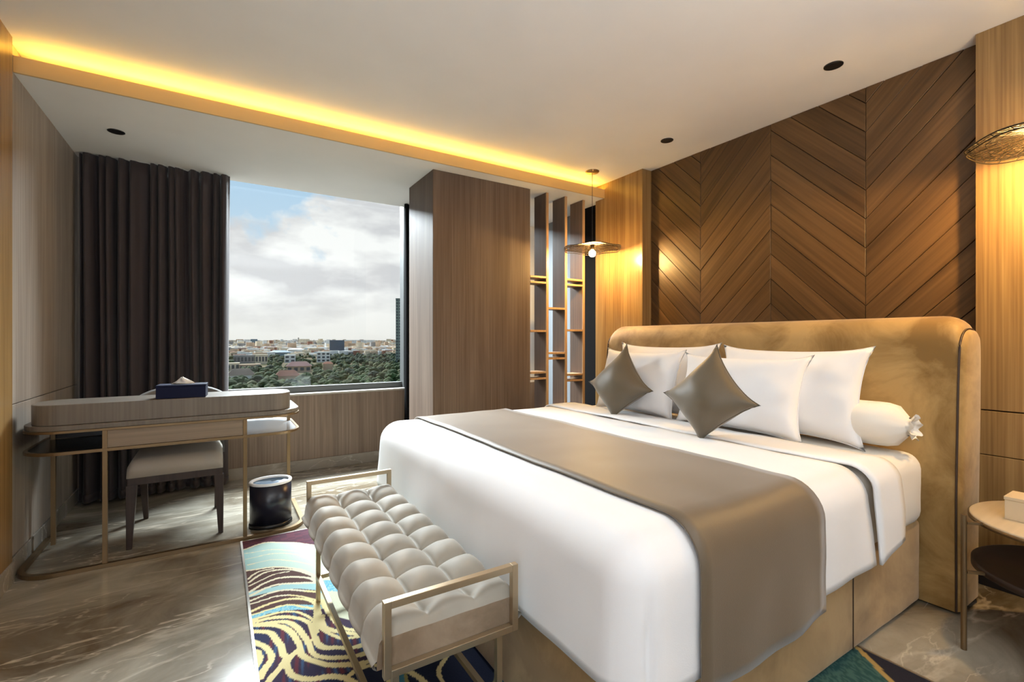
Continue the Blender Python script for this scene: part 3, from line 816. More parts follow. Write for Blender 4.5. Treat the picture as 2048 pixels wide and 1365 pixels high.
def bed():
    t = thing('bed', 'king-size bed with mustard suede headboard and base', 'bed', (1.77, 1.82, 0))
    ox, oy = 1.77, 1.82
    def B(mb, name, mat, parent=t, **k):
        mb.v = [(p[0] - ox, p[1] - oy, p[2]) for p in mb.v]
        return mb.build(name, mat, parent, **k)
    mb = MB(); soft_box(mb, 0.835, 2.72, 0.835, 2.805, 0.008, 0.385, 0.025, 0.002)
    base = B(mb, 'bed_base', M['suede_base'], merge=1e-4)
    B(MB().tube([(2.05, 0.8325, 0.02), (2.05, 0.8325, 0.37)], 0.002, 6), 'seam', M['piping'], base)
    mb = MB(); soft_box(mb, 0.87, 2.725, BY0 + 0.018, BY1 - 0.018, 0.36, 0.69, 0.07, 0.005)
    B(mb, 'mattress', M['sheet_lamplit'], merge=1e-4)
    # headboard: slab leaning back a touch, rounded top, piped end panels
    HY0, HY1 = 0.72, 2.92
    def prof(v):       # front-over-top-to-back profile in (x, z)
        pts = [(2.735, 0.008), (2.735, 0.5), (2.755, 0.9), (2.775, 1.16), (2.79, 1.235), (2.825, 1.285), (2.88, 1.31), (2.95, 1.305), (3.0, 1.275), (3.025, 1.21), (3.02, 0.9), (2.99, 0.5), (2.97, 0.008)]
        return pts
    P = prof(0)
    C = catmull(P, 3); n = len(C)
    zt = 1.31
    def fn(u, v):
        i = min(n - 1, int(round(u * (n - 1)))); x, z = C[i]
        y = HY0 + (HY1 - HY0) * v
        e = min(y - HY0, HY1 - y); r = 0.085
        if z > zt - 0.25 and e < r:               # rounded upper corners
            drop = r - math.sqrt(max(0, r * r - (r - e) ** 2))
            k = (z - (zt - 0.25)) / 0.25
            z -= drop * k * 0.75
        w = Vector((x, y, z))
        x -= 0.004 * noise.noise(w * 3.5)
        return (x, y, z)
    mb = MB()
    vv = [0, 0.004, 0.01, 0.018, 0.028, 0.04] + [0.04 + 0.92 * k / 40 for k in range(1, 40)] + [0.96, 0.972, 0.982, 0.99, 0.996, 1.0]
    vs = [fn(i / (n - 1), v) for v in vv for i in range(n)]
    fs = [(j * n + i, j * n + i + 1, (j + 1) * n + i + 1, (j + 1) * n + i) for j in range(len(vv) - 1) for i in range(n - 1)]
    mb.add(vs, fs, True)
    hb = B(mb, 'headboard', M['suede'])
    for y, s in ((HY0, -1), (HY1, 1)):
        ring = [fn(i / (n - 1), 0 if s < 0 else 1) for i in range(n)]
        cx = sum(p[0] for p in ring) / n; cz = 0.66
        mb = MB()
        inner = [(cx + (p[0] - cx) * 0.72, y + s * 0.022, 0.02 + (p[2] - 0.0) * 0.965) for p in ring]
        mid = [(cx + (p[0] - cx) * 0.93, y + s * 0.014, 0.006 + p[2] * 0.992) for p in ring]
        vs = ring + mid + inner
        fs = [(i, i + 1, n + i + 1, n + i) for i in range(n - 1)] + [(n + i, n + i + 1, 2 * n + i + 1, 2 * n + i) for i in range(n - 1)]
        mb.add(vs, fs, True)
        m_ = n // 2      # cap strips between front and back of the inner ring
        fs = [(2 * n + i, 2 * n + i + 1, 2 * n + (n - 2 - i), 2 * n + (n - 1 - i)) for i in range(m_)]
        mb.f += fs; mb.smooth += [True] * len(fs)
        B(mb, 'end_panel', M['suede'], hb)
        B(MB().tube([(p[0] - (0.003 if i < n // 2 else -0.003), y + s * 0.003, p[2] + 0.002) for i, p in enumerate(ring)], 0.0045, 6), 'piping', M['piping'], hb)
    return t
bed()

ZT = 0.712        # top of the duvet
def drape(x_foot, x_end, y0, y1, zt, hem, r, step=0.045, foot=True, seed=0.0, amp=0.006, hem_fn=None, groove=True):
    """cloth lying on the bed and hanging down both sides (and the foot)"""
    mb = MB()
    nx = max(3, int((x_end - x_foot - r) / step)); ny = int((y1 - y0 - 2 * r) / step)
    xs = [x_foot + r + (x_end - x_foot - r) * i / nx for i in range(nx + 1)]
    ys = [y0 + r + (y1 - y0 - 2 * r) * j / ny for j in range(ny + 1)]
    path = []     # (inner point, outward direction)
    for x in reversed(xs): path.append(((x, ys[0]), (0, -1)))
    if foot:
        for k in range(1, 24):
            a = R(270 - 90 * k / 24); path.append(((xs[0], ys[0]), (math.cos(a), math.sin(a))))
        for y in ys: path.append(((xs[0], y), (-1, 0)))
        for k in range(1, 9):
            a = R(180 - 90 * k / 9); path.append(((xs[0], ys[-1]), (math.cos(a), math.sin(a))))
        for x in xs: path.append(((x, ys[-1]), (0, 1)))
        segs = [path]
    else:
        segs = [path, [((x, ys[-1]), (0, 1)) for x in xs]]
    def D(p, n):
        q = Vector(p) + Vector((seed, seed, 0))
        d = amp * noise.noise(q * 3.0) + 0.5 * amp * noise.noise(q * 7.5)
        return (p[0] + n[0] * d, p[1] + n[1] * d, p[2] + n[2] * d)
    prof = []
    for k in range(0, 9):
        a = R(90 - 90 * k / 8); prof.append((r * math.cos(a), zt - r + r * math.sin(a), math.cos(a), math.sin(a)))
    for sg in segs:
        vs = []; m = 0
        L = 0.0; Ls = [0.0]
        for i in range(1, len(sg)):
            Ls.append(Ls[-1] + math.hypot(sg[i][0][0] - sg[i - 1][0][0] + r * (sg[i][1][0] - sg[i - 1][1][0]), sg[i][0][1] - sg[i - 1][0][1] + r * (sg[i][1][1] - sg[i - 1][1][1])))
        for i, ((px, py), (dx, dy)) in enumerate(sg):
            row = []
            for (o, z, no, nz) in prof:
                row.append(D((px + dx * o, py + dy * o, z), (dx * no, dy * no, nz)))
            hz = hem if hem_fn is None else hem_fn(px + dx * r, py + dy * r, dx, dy)
            nd = 10
            for k in range(1, nd + 1):
                f = k / nd; z = (zt - r) + (hz - (zt - r)) * f
                wav = (0.008 * f * math.sin((px + py) * 9) + 0.004 * f * math.sin((px - py) * 23)) * (0.25 if abs(dx) > 0.9 else 1.0)
                o = r + 0.012 * f + wav
                if groove and dy < -0.1 and dx < -0.1:      # pinched fold at the near foot corner
                    o -= 0.016 * min(1, f * 2) * math.exp(-((math.degrees(math.atan2(dy, dx)) + 112) / 5) ** 2)
                row.append(D((px + dx * o, py + dy * o, z), (dx, dy, 0)))
            m = len(row); vs += row
        fs = [(i * m + k, i * m + k + 1, (i + 1) * m + k + 1, (i + 1) * m + k) for i in range(len(sg) - 1) for k in range(m - 1)]
        mb.add(vs, fs, True)
    vs = [D((x, y, zt), (0, 0, 1)) for y in ys for x in xs]; w = len(xs)
    mb.add(vs, [(j * w + i, j * w + i + 1, (j + 1) * w + i + 1, (j + 1) * w + i) for j in range(len(ys) - 1) for i in range(w - 1)], True)
    return mb
def cloth(mb, name, mat, thick=0.006, parent=None):
    o = mb.build(name, mat, parent, merge=2e-4)
    s = o.modifiers.new('solid', 'SOLIDIFY'); s.thickness = thick; s.offset = -1
    return o
def hem_duvet(x, y, dx, dy):
    if abs(dx) > 0.5: return 0.345
    return 0.345 - 0.03 * max(0, 1 - abs(x - 1.2)) + 0.05 * max(0, x - 1.5)
du = cloth(drape(0.815, 2.06, 0.785, 2.87, ZT, 0.345, 0.115, hem_fn=hem_duvet, seed=1.0), 'duvet', M['sheet'], 0.010)
tag(du, 'white duvet hanging over the foot and sides of the bed', 'duvet')
fb = cloth(drape(1.98, 2.31, 0.770, 2.885, ZT + 0.010, 0.37, 0.09, foot=False, seed=4.0, amp=0.008,
                 hem_fn=lambda x, y, dx, dy: 0.36 + 0.15 * (x - 2.0)), 'duvet_fold', M['sheet'], 0.010, du)
fb['label'] = 'turned-back white fold of the duvet near the pillows'
ru = cloth(drape(0.93, 1.69, 0.766, 2.889, ZT + 0.014, 0.30, 0.12, foot=False, seed=1.0, amp=0.006,
                 hem_fn=lambda x, y, dx, dy: 0.285 + 0.04 * (x - 1.05)), 'bed_runner', M['runner'], 0.006)
tag(ru, 'wide taupe satin runner laid across the foot half of the bed', 'bed runner')

# ------------------------------------------------------------ pillows
def pillow_mb(W, H, T, seed, pinch=0.07, ears=0.02, wr=0.011, puff=0.42):
    mb = MB(); n = 34
    for s in (1, -1):
        def fn(a, b):
            u = 2 * a - 1; v = 2 * b - 1
            u = math.copysign(abs(u) ** 0.85, u); v = math.copysign(abs(v) ** 0.85, v)
            x = u * W / 2 * (1 - pinch * (1 - v * v) * abs(u) ** 2) + ears * u ** 7 * abs(v) ** 7
            z = v * H / 2 * (1 - pinch * (1 - u * u) * abs(v) ** 2) + ears * v ** 7 * abs(u) ** 7
            k = max(0, (1 - u * u)) * max(0, (1 - v * v))
            t = T / 2 * k ** puff
            q = Vector((x * 5 + seed, z * 5, s * 2.0))
            rad = math.atan2(v, u)
            t += wr * noise.noise(q * 1.6) * min(1, k * 6)
            # creases running in from the corners and edges
            q2 = Vector((x * 4 + z * 9 + seed, z * 4 - x * 9, seed))
            t += 0.8 * wr * noise.noise(q2 * 1.5) * k ** 0.35 * (1 - 0.75 * k)
            return (x, s * t, z)
        mb.grid(fn, n, n, True)
    return mb
def pillow(name, label, cat, mat, loc, W, H, T, yaw, lean, roll=0.0, seed=0.0, group=None, sag=0.0, **k):
    """lies in its local XZ plane, faces local -Y"""
    mb = pillow_mb(W, H, T, seed, **k)
    cr, sr = math.cos(roll), math.sin(roll)
    hm = (W + H) / 2 * 0.72
    def slump(p):
        if not sag: return p
        h = -p[0] * sr + p[2] * cr          # height of the point once rolled onto its corner
        d = sag * max(0, 1 - (h / hm) ** 2)
        return (p[0] + d * sr, p[1], p[2] - d * cr)
    mb.v = [slump(p) for p in mb.v]
    o = mb.build(name, mat, merge=1e-4)
    o.rotation_mode = 'XYZ'
    o.matrix_world = Matrix.Translation(loc) @ Matrix.Rotation(yaw, 4, 'Z') @ Matrix.Rotation(lean, 4, 'X') @ Matrix.Rotation(roll, 4, 'Y')
    tag(o, label, cat, group)
    # sewn edge
    edge = []
    for a in range(4):
        for i in range(16):
            f = i / 16 * 2 - 1
            u, v = ((f, -1), (1, f), (-f, 1), (-1, -f))[a]
            pin = k.get('pinch', 0.07); ea = k.get('ears', 0.02)
            uu = math.copysign(abs(u) ** 0.85, u); vv = math.copysign(abs(v) ** 0.85, v)
            edge.append((uu * W / 2 * (1 - pin * (1 - vv * vv) * abs(uu) ** 2) + ea * uu ** 7 * abs(vv) ** 7, 0, vv * H / 2 * (1 - pin * (1 - uu * uu) * abs(vv) ** 2) + ea * vv ** 7 * abs(uu) ** 7))
    edge = [slump(p) for p in edge]
    MB().tube(edge, 0.0028, 6, closed=True).build('seam', mat, o)
    return o
# facing the foot of the bed: local -Y -> world -X means yaw = -90 deg
YAW = R(-90)
ZP = 0.715
pillow('pillow', 'rear white pillow on the right side, its corner nearest the bolster', 'pillow', M['sheet'], (2.56, 1.36, ZP + 0.215), 0.74, 0.45, 0.20, YAW, R(-13), seed=1.0)
pillow('pillow', 'front white pillow on the right, behind the larger taupe cushion', 'pillow', M['sheet'], (2.40, 1.53, ZP + 0.195), 0.68, 0.405, 0.20, YAW + R(3), R(-16), seed=2.2)
pillow('pillow', 'rear white pillow on the left side, against the headboard', 'pillow', M['sheet'], (2.57, 2.19, ZP + 0.220), 0.80, 0.46, 0.20, YAW, R(-12), seed=3.1)
pillow('pillow', 'front white pillow on the left, behind the smaller-looking far taupe cushion', 'pillow', M['sheet'], (2.41, 2.26, ZP + 0.203), 0.68, 0.42, 0.20, YAW - R(2), R(-16), seed=4.6)
pillow('cushion', 'near taupe satin cushion standing on its corner, mid bed', 'cushion', M['cushion'], (2.10, 1.49, ZP + 0.218), 0.335, 0.335, 0.23, YAW + R(8), R(-16), R(47), seed=5.0, pinch=0.11, ears=0.012, puff=0.52, sag=0.030)
pillow('cushion', 'far taupe satin cushion standing on its corner, nearest the window side', 'cushion', M['cushion'], (2.21, 2.22, ZP + 0.218), 0.33, 0.33, 0.23, YAW + R(10), R(-14), R(48), seed=6.3, pinch=0.11, ears=0.012, puff=0.52, sag=0.034)

def bolster():
    t = thing('bolster', 'white cylindrical bolster with gathered end, against the headboard', 'bolster', (2.60, 1.30, ZP + 0.098))
    mb = MB(); n = 40; r = 0.102; L = 0.46
    prof = []
    for k in range(25):
        y = -L + 2 * L * k / 24
        e = (L - abs(y)) / 0.10
        rr = r * (1.0 if e > 1 else (0.42 + 0.58 * math.sqrt(max(0, 1 - (1 - e) ** 2))))
        prof.append((y, rr))
    vs = []
    for y, rr in prof:
        for k in range(n):
            a = 2 * PI * k / n
            fl = 1 + 0.03 * math.sin(a * 11) * max(0, 1 - (L - abs(y)) / 0.12) + 0.02 * noise.noise(Vector((math.cos(a) * 2, y * 5, math.sin(a) * 2)))
            vs.append((rr * fl * math.cos(a), y, rr * fl * math.sin(a) * 0.98))
    m = len(prof)
    fs = [(i * n + k, i * n + (k + 1) % n, (i + 1) * n + (k + 1) % n, (i + 1) * n + k) for i in range(m - 1) for k in range(n)]
    mb.add(vs, fs, True)
    mb.build('cover', M['sheet_lamplit'], t)
    for s in (-1, 1):
        mb = MB(); vs = []
        for j, (rr, yy) in enumerate(((0.040, 0.0), (0.030, 0.008), (0.038, 0.018), (0.052, 0.030))):
            for k in range(48):
                a = 2 * PI * k / 48
                f = 1 + (0.05 + 0.10 * j / 3) * math.sin(a * 9 + j * 0.5)
                vs.append((rr * f * math.cos(a), s * (L - 0.003 + yy + 0.004 * j * math.sin(a * 7) * 0.7), rr * f * math.sin(a)))
        fs = [(i * 48 + k, i * 48 + (k + 1) % 48, (i + 1) * 48 + (k + 1) % 48, (i + 1) * 48 + k) for i in range(3) for k in range(48)]
        mb.add(vs, fs, True)
        mb.add([vs[48 + k] for k in range(48)], [tuple(range(48))])
        o = mb.build('gathered_end', M['sheet_lamplit'], t)
bolster()

# ============================================================ PENDANT LAMPS
def pendant(x, y, label):
    t = thing('pendant_lamp', label, 'pendant lamp', (x, y, 2.0), 0)
    drop = ZC - 2.0
    MB().lathe([(0.0005, drop - 0.012), (0.055, drop - 0.012), (0.060, drop - 0.006), (0.060, drop - 0.0005)], 36).build('canopy', M['brass_dark'], t)
    MB().tube([(0, 0, 0.06), (0, 0, drop - 0.01)], 0.0022, 8).build('cord', M['black'], t)
    MB().lathe([(0.0005, 0.062), (0.012, 0.060), (0.017, 0.045), (0.018, 0.008), (0.013, -0.002), (0.0005, -0.003)], 24).build('socket', M['bronze'], t)
    # shallow wavy gauze dish
    RR = 0.248
    def zz(r, a):
        return 0.045 - 0.028 * (r / RR) ** 2 + 0.006 * math.sin(a * 5) * (r / RR) ** 2
    mb = MB(); n = 72; vs = []; rad = [0.02 + (RR - 0.02) * k / 14 for k in range(15)]
    for r in rad:
        for k in range(n):
            a = 2 * PI * k / n; vs.append((r * math.cos(a), r * math.sin(a), zz(r, a)))
    fs = [(i * n + k, i * n + (k + 1) % n, (i + 1) * n + (k + 1) % n, (i + 1) * n + k) for i in range(14) for k in range(n)]
    mb.add(vs, fs, True)
    sh = mb.build('lamp_shade', M['net'], t)
    rnd = random.Random(4)
    w = MB()
    for k in range(64):
        a = 2 * PI * k / 64; pts = []
        for i in range(8):
            r = 0.03 + (RR - 0.03) * i / 7
            aa = a + rnd.uniform(-0.05, 0.05)
            pts.append((r * math.cos(aa), r * math.sin(aa), zz(r, aa) - 0.001 + rnd.uniform(-0.002, 0.002)))
        w.tube(pts, 0.0011, 4)
    for r in (0.06, 0.11, 0.15, 0.18, 0.205, 0.228):
        pts = []
        for k in range(64):
            a = 2 * PI * k / 64; q = r + rnd.uniform(-0.006, 0.006)
            pts.append((q * math.cos(a), q * math.sin(a), zz(q, a) - 0.001))
        w.tube(pts, 0.0011, 4, closed=True)
    tag(w.build('shade_wires', M['bronze'], sh), kind='stuff')
    for dz in (0.0, -0.016):
        MB().tube([(RR * (1 + dz * 1.2) * math.cos(2 * PI * k / 72), RR * (1 + dz * 1.2) * math.sin(2 * PI * k / 72), zz(RR, 2 * PI * k / 72) + dz) for k in range(72)], 0.0028, 6, closed=True).build('rim', M['bronze'], sh)
    rs = MB()
    for k in range(24):
        a = 2 * PI * k / 24
        rs.tube([(RR * math.cos(a), RR * math.sin(a), zz(RR, a)), (RR * 0.981 * math.cos(a + 0.06), RR * 0.981 * math.sin(a + 0.06), zz(RR, a) - 0.016)], 0.0015, 4)
    tag(rs.build('rim_struts', M['bronze'], sh), kind='stuff')
    b = MB().lathe([(0.0005, -0.062), (0.014, -0.059), (0.025, -0.049), (0.030, -0.034), (0.028, -0.020), (0.018, -0.008), (0.012, -0.003)], 28).build('bulb', M['bulb'], t)
    return t
pendant(2.83, 3.18, 'pendant lamp with round bronze mesh disc, hanging beside the divider shelving')
pendant(2.83, 0.46, 'bronze mesh disc pendant lamp cut off by the right edge, over the nightstand')

# ============================================================ DESK
def desk():
    t = thing('desk', 'console desk with raised drum-edged veneer top and thin brass frame', 'desk', (0, 0, 0))
    X0, X1, Y0, Y1 = -0.845, 0.455, 3.24, 3.90
    t.location = (-0.18, 3.57, 0)
    def B(mb, name, mat, parent=t, **k):
        mb.v = [(p[0] + 0.18, p[1] - 3.57, p[2]) for p in mb.v]
        return mb.build(name, mat, parent, **k)
    drum = rrect(-0.81, 0.40, 3.25, 3.56, 0.12, 12)
    up = B(MB().prism(drum, 0.762, 0.868), 'raised_top', M['desk_wood'], bevel=0.004, seg=2)
    lt = rrect(X0, X1, Y0, Y1, 0.17, 12)
    B(MB().prism(lt, 0.735, 0.7615), 'tabletop', M['desk_wood'], bevel=0.003)
    def inset(d): return rrect(X0 + d, X1 - d, Y0 + d, Y1 - d, 0.17 - d, 12)
    B(MB().ring_prism(rrect(X0 - 0.003, X1 + 0.003, Y0 - 0.003, Y1 + 0.003, 0.17, 12), inset(0.014), 0.722, 0.7345), 'upper_rim', M['brass_dark'], bevel=0.001)
    B(MB().ring_prism(rrect(X0 - 0.003, X1 + 0.003, Y0 - 0.003, Y1 + 0.003, 0.17, 12), inset(0.014), 0.612, 0.628), 'lower_rim', M['brass_dark'], bevel=0.001)
    XA, XB = -0.503, 0.141
    B(MB().box(XA + 0.010, XB - 0.010, 3.245, 3.262, 0.629, 0.7215), 'drawer_front', M['desk_panel'], bevel=0.0015)
    B(MB().box(XA, XB, 3.262, Y1 - 0.02, 0.629, 0.7215), 'drawer_body', M['desk_panel'])
    # open niches at both ends
    L = [p for p in inset(0.015) if p[0] < XA]
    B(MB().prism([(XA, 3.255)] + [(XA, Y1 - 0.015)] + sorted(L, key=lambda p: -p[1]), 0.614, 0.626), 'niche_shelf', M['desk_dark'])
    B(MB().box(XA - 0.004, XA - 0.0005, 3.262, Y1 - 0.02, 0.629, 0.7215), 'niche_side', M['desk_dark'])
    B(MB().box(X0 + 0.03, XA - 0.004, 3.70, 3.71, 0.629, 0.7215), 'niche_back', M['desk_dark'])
    Rr = [p for p in inset(0.015) if p[0] > XB]
    B(MB().prism([(XB, Y1 - 0.015)] + [(XB, 3.255)] + sorted(Rr, key=lambda p: p[1]), 0.614, 0.626), 'niche_shelf', M['desk_pale'])
    w = 0.021
    for x, y in ((XA, 3.252), (XB, 3.252)):
        B(MB().box(x - w / 2, x + w / 2, y - w / 2, y + w / 2, 0.02, 0.7215), 'post', M['brass_dark'], bevel=0.001)
    for x in (-0.80, 0.43):
        B(MB().box(x - w / 2, x + w / 2, 3.70 - w / 2, 3.70 + w / 2, 0.02, 0.7215), 'post', M['brass_dark'], bevel=0.001)
    # floor hoop, open on the chair side
    o = rrect(X0 - 0.008, X1 + 0.02, Y0 + 0.004, Y1 - 0.04, 0.15, 10)
    path = [(X0 - 0.008, 3.86)] + [p for p in o if p[1] < 3.72] + [(X1 + 0.02, 3.86)]
    left = [p for p in o if p[1] < 3.72]
    left = sorted([p for p in left if p[0] < -0.18], key=lambda p: (-p[1], p[0])) + sorted([p for p in left if p[0] >= -0.18], key=lambda p: (p[1], p[0]))
    path = [(X0 - 0.008, 3.84)] + left + [(X1 + 0.02, 3.84)]
    mb = MB()
    m = len(path); vs = []
    for i, p in enumerate(path):
        a = path[max(0, i - 1)]; b = path[min(m - 1, i + 1)]
        d = Vector((b[0] - a[0], b[1] - a[1])).normalized(); nrm = Vector((-d.y, d.x))
        for s, z in ((-1, 0.001), (1, 0.001), (1, 0.022), (-1, 0.022)):
            vs.append((p[0] + nrm.x * s * 0.0125, p[1] + nrm.y * s * 0.0125, z))
    fs = [(i * 4 + k, i * 4 + (k + 1) % 4, (i + 1) * 4 + (k + 1) % 4, (i + 1) * 4 + k) for i in range(m - 1) for k in range(4)]
    fs += [(0, 1, 2, 3), ((m - 1) * 4, (m - 1) * 4 + 3, (m - 1) * 4 + 2, (m - 1) * 4 + 1)]
    mb.add(vs, fs)
    B(mb, 'floor_hoop', M['brass_dark'])
desk()

def tissue_box(loc, dims, mat, label, rotz=0.0, writing=False):
    t = thing('tissue_box', label, 'tissue box', loc, rotz)
    a, b, h = dims
    MB().box(-a / 2, a / 2, -b / 2, b / 2, 0, h - 0.012).build('box_body', mat, t, bevel=0.002)
    MB().box(-a / 2 - 0.001, a / 2 + 0.001, -b / 2 - 0.001, b / 2 + 0.001, h - 0.0115, h).build('lid', mat, t, bevel=0.002)
    MB().lathe([(0.0005, 0.0004), (0.035, 0.0004), (0.035, 0.0012), (0.0005, 0.0012)], 24, (0, 0, h), 1.5, 0.5).build('slot', M['black'], t)
    # folded tissue: crumpled cone standing out of the slot
    mb = MB()
    def fn(u, v):
        w = 0.055 * (1 - v) + 0.004; x = (u * 2 - 1) * w
        return (x + 0.004 * math.sin(v * 5), 0.012 * math.sin(u * PI * 2.5) * (1 - v * 0.7) + 0.004 * v, h + 0.001 + 0.036 * v + 0.004 * math.sin(u * 9) * v)
    mb.grid(fn, 14, 8)
    o = mb.build('tissue', M['paper'], t)
    s = o.modifiers.new('solid', 'SOLIDIFY'); s.thickness = 0.0015
    return t
tissue_box((-0.170, 3.33, 0.869), (0.235, 0.125, 0.075), M['navy'], 'navy leather tissue box with a white tissue on the desk', R(-4))

# ============================================================ CHAIR behind the desk
def chair():
    t = thing('desk_chair', 'taupe upholstered chair with dark tapered legs tucked behind the desk', 'chair', (-0.205, 3.70, 0))
    W = 0.47
    mb = MB()
    def fn(u, v):
        x = (u * 2 - 1); y = (v * 2 - 1)
        ex = max(0, (abs(x) - 0.80) / 0.20); ey = max(0, (abs(y) - 0.80) / 0.20)
        z = 0.500 + 0.018 * math.sqrt(max(0, 1 - x * x * 0.8)) - 0.045 * (1 - math.sqrt(max(0, 1 - ex ** 2))) - 0.045 * (1 - math.sqrt(max(0, 1 - ey ** 2)))
        return (x * W / 2, y * 0.26, z)
    mb.grid(fn, 24, 24)
    rim = [fn(i / 24, 0) for i in range(25)] + [fn(1, i / 24) for i in range(1, 25)] + [fn(1 - i / 24, 1) for i in range(1, 25)] + [fn(0, 1 - i / 24) for i in range(1, 24)]
    n = len(rim)
    vs = rim + [(p[0] * 1.0, p[1], 0.405) for p in rim]
    mb.add(vs, [(i, (i + 1) % n, n + (i + 1) % n, n + i) for i in range(n)] + [tuple(range(n, 2 * n))], True)
    mb.build('seat', M['chair_fabric'], t, merge=1e-4)
    MB().box(-W / 2 + 0.003, W / 2 - 0.003, -0.255, 0.255, 0.362, 0.4045).build('apron', M['chair_wood'], t, bevel=0.002)
    for sx in (-1, 1):
        MB().taper((sx * (W / 2 - 0.022), -0.235, 0.363), 0.052, 0.046, (sx * (W / 2 - 0.012), -0.25, 0.001), 0.026, 0.026).build('leg', M['chair_wood'], t, bevel=0.002)
        MB().taper((sx * (W / 2 - 0.022), 0.235, 0.363), 0.045, 0.046, (sx * (W / 2 - 0.035), 0.285, 0.001), 0.026, 0.026).build('leg', M['chair_wood'], t, bevel=0.002)
    # wrap-around back
    mb = MB()
    def bk(off):
        def f(u, v):
            x = (u * 2 - 1); wing = abs(x) ** 3
            z = 0.41 + (0.455 - 0.055 * wing) * v
            lean = 0.05 * v
            return (x * (W / 2 + 0.012 - 0.0) * (1.0), 0.262 + off - 0.075 * wing + lean, z)
        return f
    mb.grid(bk(0.0), 20, 14); mb.grid(bk(0.055), 20, 14)
    A, Bf = bk(0.0), bk(0.055)
    m = 20
    mb.grid(lambda u, v: tuple(a * (1 - v) + b * v + c for a, b, c in zip(A(u, 1), Bf(u, 1), (0, 0, 0.012 * math.sin(PI * v)))), 20, 6)
    mb.grid(lambda u, v: tuple(a * (1 - v) + b * v for a, b in zip(A(u, 0), Bf(u, 0))), 20, 2)
    for e in (0, 1):
        mb.grid(lambda u, v, e=e: tuple(a * (1 - v) + b * v for a, b in zip(A(e, u), Bf(e, u))), 14, 2)
    mb.build('backrest', M['chair_back'], t, merge=1e-4)
chair()

def bin_():
    t = thing('waste_bin', 'oval black waste bin with pale rim beside the desk', 'waste bin', (0.296, 3.445, 0.0))
    sx, sy = 1.0, 0.86; r = 0.122
    MB().lathe([(0.0005, 0.0245), (r, 0.0245), (r, 0.275), (r - 0.004, 0.275), (r - 0.004, 0.03), (0.0005, 0.03)], 48, sx=sx, sy=sy).build('bin_body', M['black_gloss'], t)
    MB().lathe([(0.0005, 0.001), (r + 0.004, 0.001), (r + 0.006, 0.012), (r + 0.002, 0.024), (0.0005, 0.024)], 48, sx=sx, sy=sy).build('foot_ring', M['black'], t)
    MB().lathe([(r - 0.016, 0.274), (r - 0.014, 0.285), (r + 0.001, 0.287), (r + 0.004, 0.281), (r + 0.002, 0.271)], 48, sx=sx, sy=sy).build('rim', M['sheet'], t)
    mb = MB(); mb.lathe([(0.0005, 0.258), (0.03, 0.262), (0.06, 0.259), (0.09, 0.264), (r - 0.014, 0.272)], 40, sx=sx, sy=sy)
    for i, p in enumerate(mb.v):
        if p[2] < 0.27: mb.v[i] = (p[0], p[1], p[2] + 0.007 * noise.noise(Vector(p) * 30))
    mb.build('liner', base_mat('blue_grey_liner', (0.13, 0.20, 0.29), 0.25), t)
bin_()

